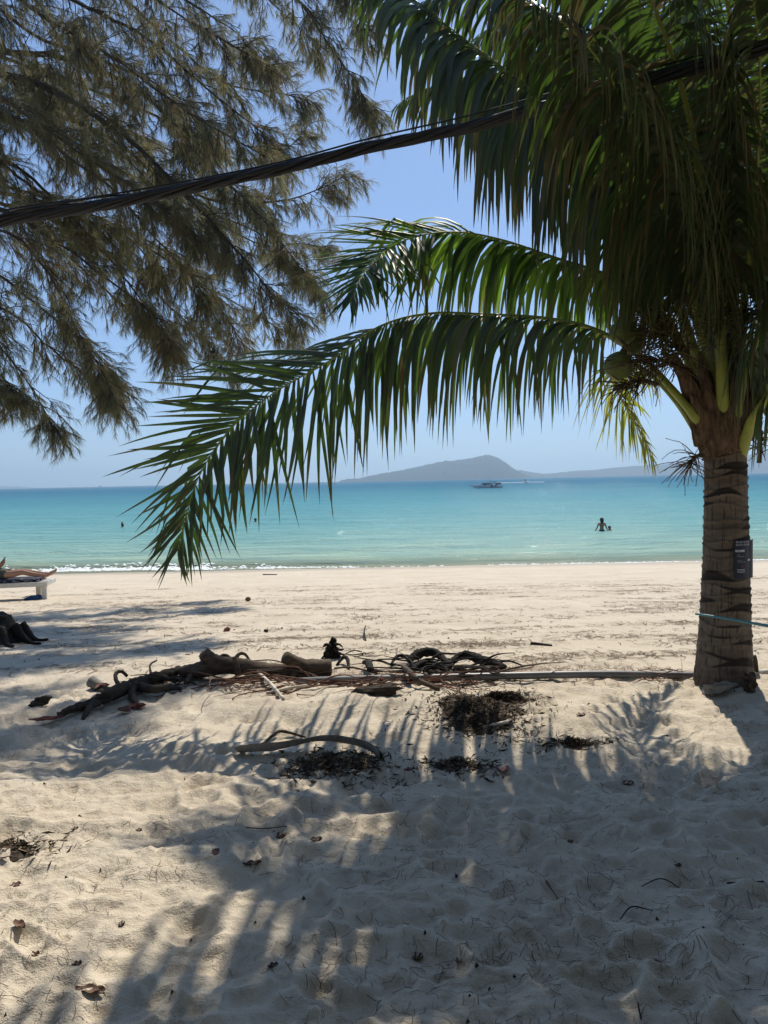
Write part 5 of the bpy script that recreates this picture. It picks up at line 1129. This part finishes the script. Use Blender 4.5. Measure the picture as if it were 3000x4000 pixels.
# the person lying on the lounger
ct = bh + 0.064
per = thing('person', B(0.9, 0.33, ct), 'person in dark patterned shorts lying on the lounger holding a phone', 'person')
J = {'pelvis': (B(0.98, 0.33, ct + 0.11), 0.125), 'waist': (B(1.16, 0.33, ct + 0.13), 0.12), 'chest': (B(1.36, 0.33, ct + 0.20), 0.135), 'neck': (B(1.56, 0.33, ct + 0.27), 0.06), 'head': (B(1.68, 0.33, ct + 0.33), 0.085), 'crown': (B(1.78, 0.33, ct + 0.37), 0.07)}
E = [('pelvis', 'waist'), ('waist', 'chest'), ('chest', 'neck'), ('neck', 'head'), ('head', 'crown')]
for s, w, kz in (('n', 0.22, 0.135), ('f', 0.44, 0.12)):
    J['hip' + s] = (B(0.90, w, ct + 0.095), 0.088); J['th' + s] = (B(0.72, w - (0.02 if s == 'n' else -0.02), ct + 0.10), 0.078); J['kn' + s] = (B(0.52, w, ct + kz), 0.058); J['cf' + s] = (B(0.36, w, ct + 0.085), 0.055); J['an' + s] = (B(0.10, w, ct + 0.048), 0.034)
    J['he' + s] = (B(0.045, w, ct + 0.036), 0.036); J['ba' + s] = (B(-0.035, w + 0.01, ct + 0.095), 0.032); J['to' + s] = (B(-0.085, w + 0.015, ct + 0.145), 0.02)
    E += [('pelvis', 'hip' + s), ('hip' + s, 'th' + s), ('th' + s, 'kn' + s), ('kn' + s, 'cf' + s), ('cf' + s, 'an' + s), ('an' + s, 'he' + s), ('he' + s, 'ba' + s), ('ba' + s, 'to' + s)]
    J['sh' + s] = (B(1.44, 0.33 + (-0.17 if s == 'n' else 0.17), ct + 0.22), 0.058); J['el' + s] = (B(1.20, 0.33 + (-0.22 if s == 'n' else 0.22), ct + 0.13), 0.042); J['wr' + s] = (B(1.00, 0.33 + (-0.06 if s == 'n' else 0.10), ct + 0.25), 0.028)
    J['pa' + s] = (B(0.945, 0.33 + (-0.045 if s == 'n' else 0.08), ct + 0.30), 0.03)
    E += [('chest', 'sh' + s), ('sh' + s, 'el' + s), ('el' + s, 'wr' + s), ('wr' + s, 'pa' + s)]
    for f in range(4):
        a = f * 0.022; J[f'f{f}a' + s] = (B(0.925, 0.33 + (-0.05 if s == 'n' else 0.07) + 0.004 * f, ct + 0.305 + a), 0.0095); J[f'f{f}b' + s] = (B(0.895 - 0.004 * f, 0.33 + (-0.02 if s == 'n' else 0.05), ct + 0.325 + a), 0.0085)
        E += [('pa' + s, f'f{f}a' + s), (f'f{f}a' + s, f'f{f}b' + s)]
    J['tha' + s] = (B(0.955, 0.33 + (-0.02 if s == 'n' else 0.05), ct + 0.335), 0.010); J['thb' + s] = (B(0.93, 0.33 + (0.0 if s == 'n' else 0.03), ct + 0.365), 0.009); E += [('pa' + s, 'tha' + s), ('tha' + s, 'thb' + s)]
body('body', J, E, 'pelvis', M['skin'], per)
shorts = simple('dark_patterned_cloth', (0.10, 0.13, 0.08), (0.008, 0.010, 0.012), 26, 0.85, 0.2)
JS = {'p': (B(0.98, 0.33, ct + 0.112), 0.138), 'w': (B(1.09, 0.33, ct + 0.12), 0.132)}; ES = [('p', 'w')]
for s, w in (('n', 0.22), ('f', 0.44)):
    JS['h' + s] = (B(0.90, w, ct + 0.098), 0.105); JS['t' + s] = (B(0.76, w, ct + 0.105), 0.102); ES += [('p', 'h' + s), ('h' + s, 't' + s)]
body('shorts', JS, ES, 'p', shorts, per)
V_, F_ = ball(B(1.75, 0.33, ct + 0.385), 0.105, 16, 10, 0.05, (1, 1, 0.9), 3); mesh_np('hair', V_, F_, M['hair'], per)
V_, F_ = boxes([(B(0.90, 0.30, ct + 0.385), (0.006, 0.036, 0.075), np.array([lu * 0.87 + ZU * 0.5, lw, ZU * 0.87 - lu * 0.5]))])
ph = bevel(mesh_np('phone', V_, F_, M['dark_metal'], base=B(0.90, 0.30, ct + 0.31), smooth=False), 0.003); setp(ph, 'black phone held up above the lounger', 'phone')

# ================================================================== people in the sea
def sea_at(vx, vy):
    d = ray(vx, vy); Y = (SEA_Z - CAM_H) / d[2]; return np.array([d[0] * Y, Y, SEA_Z])
def swimmer(v, face, hairm, label, bun=False, sc=1.0, turn=0.0):
    b = sea_at(*v); t = thing('person', b, label, 'person', 'bathers in the sea'); f = lambda x, y, z: b + np.array([x * math.cos(turn) - y * math.sin(turn), x * math.sin(turn) + y * math.cos(turn), z]) * sc
    J = {'ch': (f(0, 0, -0.30), (0.16, 0.11)), 'ub': (f(0, 0, -0.06), (0.13, 0.09)), 'nk': (f(0, 0, 0.04), 0.058), 'hd': (f(0, 0, 0.15), 0.085), 'cr': (f(0, 0.005, 0.23), 0.075), 'no': (f(0, -0.10, 0.13), 0.018), 'hip': (f(0, 0, -0.7), 0.13),
         'shl': (f(-0.18, 0, -0.04), 0.06), 'shr': (f(0.18, 0, -0.04), 0.06), 'ell': (f(-0.34, -0.05, -0.12), 0.042), 'elr': (f(0.34, -0.05, -0.12), 0.042), 'hl': (f(-0.50, -0.2, -0.10), 0.03), 'hr': (f(0.50, -0.2, -0.10), 0.03)}
    E = [('hip', 'ch'), ('ch', 'ub'), ('ub', 'nk'), ('nk', 'hd'), ('hd', 'cr'), ('hd', 'no'), ('ub', 'shl'), ('ub', 'shr'), ('shl', 'ell'), ('shr', 'elr'), ('ell', 'hl'), ('elr', 'hr')]
    body('body', J, E, 'ch', M['skin_dark'], t)
    V, F = ball(f(0, 0.03, 0.19), 0.112 * sc, 16, 12, 0.05, (0.95, 1.0, 1.08), 4); mesh_np('hair', V, F, M[hairm], t)
    if bun: V, F = ball(f(0.015, 0.05, 0.345), 0.065 * sc, 12, 9, 0.15, (1, 1, 1.15), 6); mesh_np('hair_bun', V, F, M['hair'], t)
swimmer((265, 1139), 1, 'hair', 'bather with a high hair bun neck deep in the sea beyond the frond tip', True, 1.0, math.pi)
swimmer((552, 1127), 1, 'hair', 'bather with only the dark head above water below the arching frond', False, 1.0, math.pi)
# woman standing waist deep, back to the beach
wb = sea_at(1300, 1146); wo_ = thing('person', wb, 'woman with long dark hair standing waist deep with her back turned', 'person', 'bathers in the sea')
f = lambda x, y, z: wb + np.array([x, y, z])
J = {'hip': (f(0, 0, -0.06), (0.165, 0.12)), 'wa': (f(0, 0, 0.10), (0.125, 0.095)), 'rib': (f(0, 0, 0.25), (0.145, 0.10)), 'ch': (f(0, 0, 0.36), (0.15, 0.10)), 'nk': (f(0, 0.01, 0.50), 0.052), 'hd': (f(0, 0.01, 0.62), 0.083), 'cr': (f(0, 0.01, 0.71), 0.075), 'no': (f(0, 0.11, 0.61), 0.018)}
E = [('hip', 'wa'), ('wa', 'rib'), ('rib', 'ch'), ('ch', 'nk'), ('nk', 'hd'), ('hd', 'cr'), ('hd', 'no')]
for s, q in (('l', -1), ('r', 1)):
    J.update({'sh' + s: (f(q * 0.18, 0, 0.42), 0.056), 'el' + s: (f(q * 0.265, 0.0, 0.16), 0.042), 'wr' + s: (f(q * 0.345, 0.06, 0.03), 0.03), 'ha' + s: (f(q * 0.37, 0.10, -0.03), 0.032), 'th' + s: (f(q * 0.09, 0, -0.35), 0.085), 'kn' + s: (f(q * 0.09, 0, -0.75), 0.06), 'fo' + s: (f(q * 0.09, 0, -1.1), 0.04)})
    E += [('ch', 'sh' + s), ('sh' + s, 'el' + s), ('el' + s, 'wr' + s), ('wr' + s, 'ha' + s), ('hip', 'th' + s), ('th' + s, 'kn' + s), ('kn' + s, 'fo' + s)]
body('body', J, E, 'hip', M['skin_dark'], wo_)
V_, F_ = ball(f(-0.005, -0.02, 0.62), 0.118, 18, 14, 0.06, (0.95, 0.95, 1.15), 4); mesh_np('hair', V_, F_, M['hair'], wo_)
tube('hair_length', [f(-0.005, -0.05, 0.66), f(-0.01, -0.09, 0.52), f(-0.01, -0.115, 0.40)], [0.10, 0.10, 0.06], M['hair'], wo_, n=10, k=12, rough=0.05)
def band(z, rx, ry, h, name):
    a = np.linspace(0, 2 * math.pi, 25)[:-1]; V = [f((rx + e) * math.cos(q), (ry + e) * math.sin(q), z + d) for (e, d) in ((0, -h), (0.008, 0), (0, h)) for q in a]; j = np.arange(24); j2 = (j + 1) % 24
    mesh_np(name, np.array(V), np.vstack([np.stack([j, j2, j2 + 24, j + 24], 1), np.stack([j + 24, j2 + 24, j2 + 48, j + 48], 1)]), M['black_cloth'], wo_)
band(0.015, 0.168, 0.125, 0.03, 'bikini_bottom'); band(0.29, 0.148, 0.104, 0.012, 'bikini_strap')
swimmer((1317, 1145), 1, 'hair', 'child neck deep in the water beside the standing woman', False, 0.82, 0.0)

# ================================================================== boats
def boat():
    bow = sea_at(1016, 1054.5); st = sea_at(1088, 1054.0); D = (bow[1] + st[1]) / 2; c = (bow + st) / 2; Lh = abs(st[0] - bow[0]) + 0.6
    t = thing('speedboat', (c[0], D, SEA_Z), 'white speedboat with dark windscreen anchored in front of the headland', 'boat'); o = np.array([c[0], D, SEA_Z])
    nx, ns = 26, 9; V = []
    for i in range(nx):
        u = i / (nx - 1); x = -Lh / 2 - 0.55 * 0 + u * Lh; w = 1.35 * min(1, (u / 0.45) ** 0.6 if u > 0 else 0.02) * (1 - 0.08 * u); w = max(w, 0.03); sheer = 1.18 - 0.25 * u; keel = -0.25 + 1.0 * max(0, 0.14 - u) / 0.14
        rake = -0.9 * (1 - u) ** 6
        for j in range(ns):
            q = j / (ns - 1) * 2 - 1; prof = abs(q) ** 0.55; z = keel + (sheer - keel) * abs(q) ** 2.2; V.append([o[0] + x + rake * abs(q), o[1] + w * math.copysign(prof, q), SEA_Z + z])
    V = np.array(V); i = np.arange(nx - 1)[:, None] * ns; j = np.arange(ns - 1)[None]; Q = np.stack([i + j, i + j + 1, i + ns + j + 1, i + ns + j], -1).reshape(-1, 4)
    deck = np.stack([np.arange(nx - 1) * ns, np.arange(1, nx) * ns, np.arange(1, nx) * ns + ns - 1, np.arange(nx - 1) * ns + ns - 1], 1); tr = [list((nx - 1) * ns + np.arange(ns))]
    hu = mesh_np('hull', V, [Q, deck, np.array(tr)], M['hull'], t, smooth=False)
    X = lambda u: o[0] - Lh / 2 + u * Lh
    def bx(name, u0, u1, y0, y1, z0, z1, m, par=t, slope=0.0):
        V, F = boxes([((0, 0, 0), (1, 1, 1), None)]); V = np.stack([X(u0) + (V[:, 0] + 1) / 2 * (X(u1) - X(u0)), o[1] + y0 + (V[:, 1] + 1) / 2 * (y1 - y0), SEA_Z + z0 + (V[:, 2] + 1) / 2 * (z1 - z0)], 1)
        up = V[:, 2] > SEA_Z + z1 - 1e-6; V[up, 0] += slope * np.where(V[up, 0] < (X(u0) + X(u1)) / 2, 1, -0.3); return mesh_np(name, V, F, m, par, smooth=False)
    bx('stripe', 0.06, 0.86, -1.36, -1.33, 0.62, 0.68, M['dark_metal'], hu); bx('waterline', 0.14, 0.99, -1.28, 1.28, -0.05, 0.09, M['dark_metal'], hu)
    bx('foredeck', 0.14, 0.36, -0.85, 0.85, 1.0, 1.28, M['hull']); bx('windscreen', 0.30, 0.60, -0.95, 0.95, 1.05, 1.62, M['dark_glass'], t, 0.55); bx('cockpit_coaming', 0.36, 0.98, -1.22, 1.22, 0.9, 1.08, M['hull'])
    bx('porthole', 0.40, 0.47, -1.37, -1.34, 0.82, 0.98, M['dark_glass'], hu)
    for k, (u, z) in enumerate(((0.63, 0.45), (0.655, 0.75), (0.68, 0.30), (0.76, 0.70), (0.785, 0.42), (0.64, 1.02), (0.80, 0.98))):
        V_, F_ = ball((X(u), o[1] - 1.30, SEA_Z + z), 0.20, 10, 8, 0.3, (1, 0.25, 0.8), k); pt = mesh_np('flower_print', V_, F_, M['purple'], hu)
    tube('mast', [(X(0.60), o[1] - 0.3, SEA_Z + 1.0), (X(0.605), o[1] - 0.3, SEA_Z + 2.8)], [0.05, 0.03], M['dark_metal'], t, n=4, k=6)
    for yy in (-1.0, 1.0):
        for u in (0.64, 0.70, 0.76, 0.80): tube('rail_post', [(X(u), o[1] + yy, SEA_Z + 1.0), (X(u), o[1] + yy, SEA_Z + 2.05)], 0.035, M['dark_metal'], t, n=4, k=6)
        for z in (1.55, 2.05): tube('rail', [(X(0.63), o[1] + yy, SEA_Z + z), (X(0.81), o[1] + yy, SEA_Z + z)], 0.035, M['dark_metal'], t, n=4, k=6)
    for u in (0.64, 0.80): tube('cross_rail', [(X(u), o[1] - 1.0, SEA_Z + 2.05), (X(u), o[1] + 1.0, SEA_Z + 2.05)], 0.035, M['dark_metal'], t, n=4, k=6)
    bx('engine_cover', 0.79, 0.95, -1.1, 1.1, 1.05, 1.62, M['dark_metal']); bx('locker', 0.95, 0.995, -1.0, 1.0, 1.08, 1.55, M['hull'])
    for yy in (-0.6, 0.0, 0.6):
        m = tube('outboard_motor', [(X(0.90), o[1] + yy, SEA_Z + 0.85), (X(0.965), o[1] + yy, SEA_Z + 0.55), (X(1.01), o[1] + yy, SEA_Z + 0.25)], [0.24, 0.26, 0.16], M['dark_metal'], t, n=8, k=10)
        tube('propeller_leg', [(X(1.0), o[1] + yy, SEA_Z + 0.30), (X(1.03), o[1] + yy, SEA_Z + 0.1)], [0.10, 0.06], M['dark_metal'], m, n=4, k=8)
    bx('seat', 0.62, 0.66, -0.8, -0.2, 1.0, 1.45, M['dark_metal'])
boat()
def jetski():
    b = sea_at(1136, 1042.5); k = b[1] / FPX * VS; t = thing('jet_ski', b, 'small dark jet ski with a rider trailing a white wake', 'jet ski'); f = lambda x, y, z: b + np.array([x, y, z]) * 1.25
    V, F = ball((0, 0, 0), 1, 16, 10, 0, (1, 1, 1)); V = np.stack([V[:, 0] * 1.7, V[:, 1] * 0.55 * (1 - 0.3 * (V[:, 0] > 0) * V[:, 0]), V[:, 2] * 0.36 + 0.25 + 0.22 * np.maximum(V[:, 0], 0) ** 2], 1); hu = mesh_np('hull', b + V * 1.25, F, M['hull'], t)
    tube('seat', [f(-1.1, 0, 0.62), f(-0.2, 0, 0.7), f(0.35, 0, 0.72)], [0.22, 0.24, 0.2], M['dark_metal'], t, n=8, k=8)
    tube('handlebar', [f(0.45, -0.4, 1.05), f(0.5, 0, 1.0), f(0.45, 0.4, 1.05)], 0.05, M['dark_metal'], t, n=6, k=6)
    rt = thing('person', f(-0.35, 0, 0.85), 'tiny dark rider sitting on the jet ski', 'person')
    J = {'hip': (f(-0.35, 0, 0.95), 0.17), 'ch': (f(-0.3, 0, 1.4), 0.19), 'nk': (f(-0.27, 0, 1.66), 0.07), 'hd': (f(-0.25, 0, 1.85), 0.11)}; E = [('hip', 'ch'), ('ch', 'nk'), ('nk', 'hd')]
    for s, q in (('l', -1), ('r', 1)):
        J.update({'s' + s: (f(-0.28, 0.2 * q, 1.52), 0.07), 'e' + s: (f(0.0, 0.3 * q, 1.25), 0.055), 'h' + s: (f(0.42, 0.36 * q, 1.1), 0.05), 'k' + s: (f(0.12, 0.28 * q, 0.92), 0.09), 'f' + s: (f(0.0, 0.35 * q, 0.5), 0.07)}); E += [('ch', 's' + s), ('s' + s, 'e' + s), ('e' + s, 'h' + s), ('hip', 'k' + s), ('k' + s, 'f' + s)]
    body('body', J, E, 'hip', M['black_cloth'], rt, sub=1)
    r = np.random.default_rng(5); n = 900; x = b[0] - 1.5 - r.random(n) ** 1.2 * 17; x = np.where(r.random(n) < 0.25, b[0] + 2 + r.random(n) * 9, x); y = b[1] + r.normal(size=n) * 1.2; sc = r.uniform(0.12, 0.42, n)
    ang = np.linspace(0, 2 * math.pi, 6, endpoint=False); V = np.stack([x[:, None] + sc[:, None] * 1.8 * np.cos(ang), y[:, None] + sc[:, None] * np.sin(ang), np.full((n, 6), SEA_Z + 0.02)], -1); tp = np.stack([x, y, SEA_Z + 0.02 + sc * 0.9], -1)[:, None]
    V = np.concatenate([V, tp], 1).reshape(-1, 3); j = np.arange(6); F = ((np.arange(n) * 7)[:, None, None] + np.stack([j, (j + 1) % 6, np.full(6, 6)], -1)[None]).reshape(-1, 3)
    setp(mesh_np('wake_foam', V, F, M['foam'], smooth=False), 'white wake trailing behind the jet ski', 'foam', kind='stuff')
jetski()
for (vx, d, s, lab) in ((217, 3000, 1.0, 'tiny dark ship on the horizon behind the frond tip'), (187, 3600, 0.7, 'even tinier ship on the horizon further from the frond')):
    q = ray(vx, 1052); c = np.array([q[0] * d, d, SEA_Z]); t = thing('fishing_boat', c, lab, 'ship', 'ships on the horizon')
    V, F = boxes([(c + [0, 0, 1.0 * s], (5.0 * s, 2 * s, 1.5 * s), None)]); V[V[:, 2] > c[2] + 1.5 * s, 0] += 0.8 * s * np.sign(V[V[:, 2] > c[2] + 1.5 * s, 0] - c[0]); mesh_np('hull', V, F, M['ship'], t, smooth=False)
    V, F = boxes([(c + [-2.2 * s, 0, 4.0 * s], (1.8 * s, 1.5 * s, 1.6 * s), None)]); mesh_np('cabin', V, F, M['ship'], t, smooth=False)
    V, F = boxes([(c + [2.6 * s, 0, 3.2 * s], (1.5 * s, 1.4 * s, 0.8 * s), None)]); mesh_np('deckhouse', V, F, M['hull'], t, smooth=False)

# ================================================================== unseen trees added behind and above the camera to block sky light
def build_sky_blockers():
    r = np.random.default_rng(77)
    for k, (x, y) in enumerate([(-7.5, -6.0), (-2.2, -7.5), (3.4, -6.6), (8.5, -5.5), (0.8, -11.0), (-11.0, -2.0), (11.5, -0.5), (-5.2, -0.6), (4.6, -1.6), (-0.6, -2.6)]):
        b = np.array([x, y, h1(x, max(y, -5.9)) - 0.2])
        t = thing('casuarina_tree', b, 'unseen tree added behind the viewer to block sky light', 'tree', 'unseen trees added behind the viewer to block sky light')
        tube('trunk', [b, b + [0.1, 0.1, 3], b + [0.0, -0.1, 6.5], b + [0.2, 0, 10]], [0.28, 0.2, 0.15, 0.04], M['bark'], t, n=16, k=8)
        n = 5200
        d = nrm(r.normal(size=(n, 3))); rad = r.random(n) ** 0.4
        c = b + np.array([0, 0.6, 5.6]) + d * rad[:, None] * np.array([4.2, 4.0, 3.6])
        yy = np.maximum(c[:, 1], 0); c = c[(c[:, 2] > 1.2) & ((c[:, 1] < 0.8) | (np.abs(c[:, 0]) > 0.75 * yy + 0.4) | (c[:, 2] > 1.9 + 1.05 * yy))]
        n = len(c); a = nrm(r.normal(size=(n, 3)) - [0, 0, 0.7]); s = nrm(np.cross(a, r.normal(size=(n, 3)))) * r.uniform(0.05, 0.12, n)[:, None]; l = r.uniform(0.25, 0.5, n)[:, None]
        V = np.stack([c - a * l / 2, c - s, c + a * l / 2, c + s], 1).reshape(-1, 3)
        at = np.zeros((n * 4, 3)); at[:, 1] = np.repeat(r.random(n), 4)
        o = mesh_np('foliage', V, (np.arange(n) * 4)[:, None] + np.arange(4)[None], M['needle'], t, smooth=False, attr=at); o['kind'] = 'stuff'
build_sky_blockers()

# ================================================================== haze over the bay
def build_haze():
    m, nt, out = new_mat('haze_air'); pv = N(nt, 'ShaderNodeVolumePrincipled')
    pv.inputs['Color'].default_value = (0.57, 0.79, 1.0, 1); pv.inputs['Density'].default_value = 0.00025; pv.inputs['Anisotropy'].default_value = 0.3
    nt.links.new(pv.outputs[0], out.inputs['Volume'])
    V, F = boxes([((0, 4300, 95), (9000, 4500, 105), None)])
    setp(mesh_np('haze', V, F, m, smooth=False), 'thin blue haze over the bay fading the far hills', 'haze', kind='stuff')
build_haze()
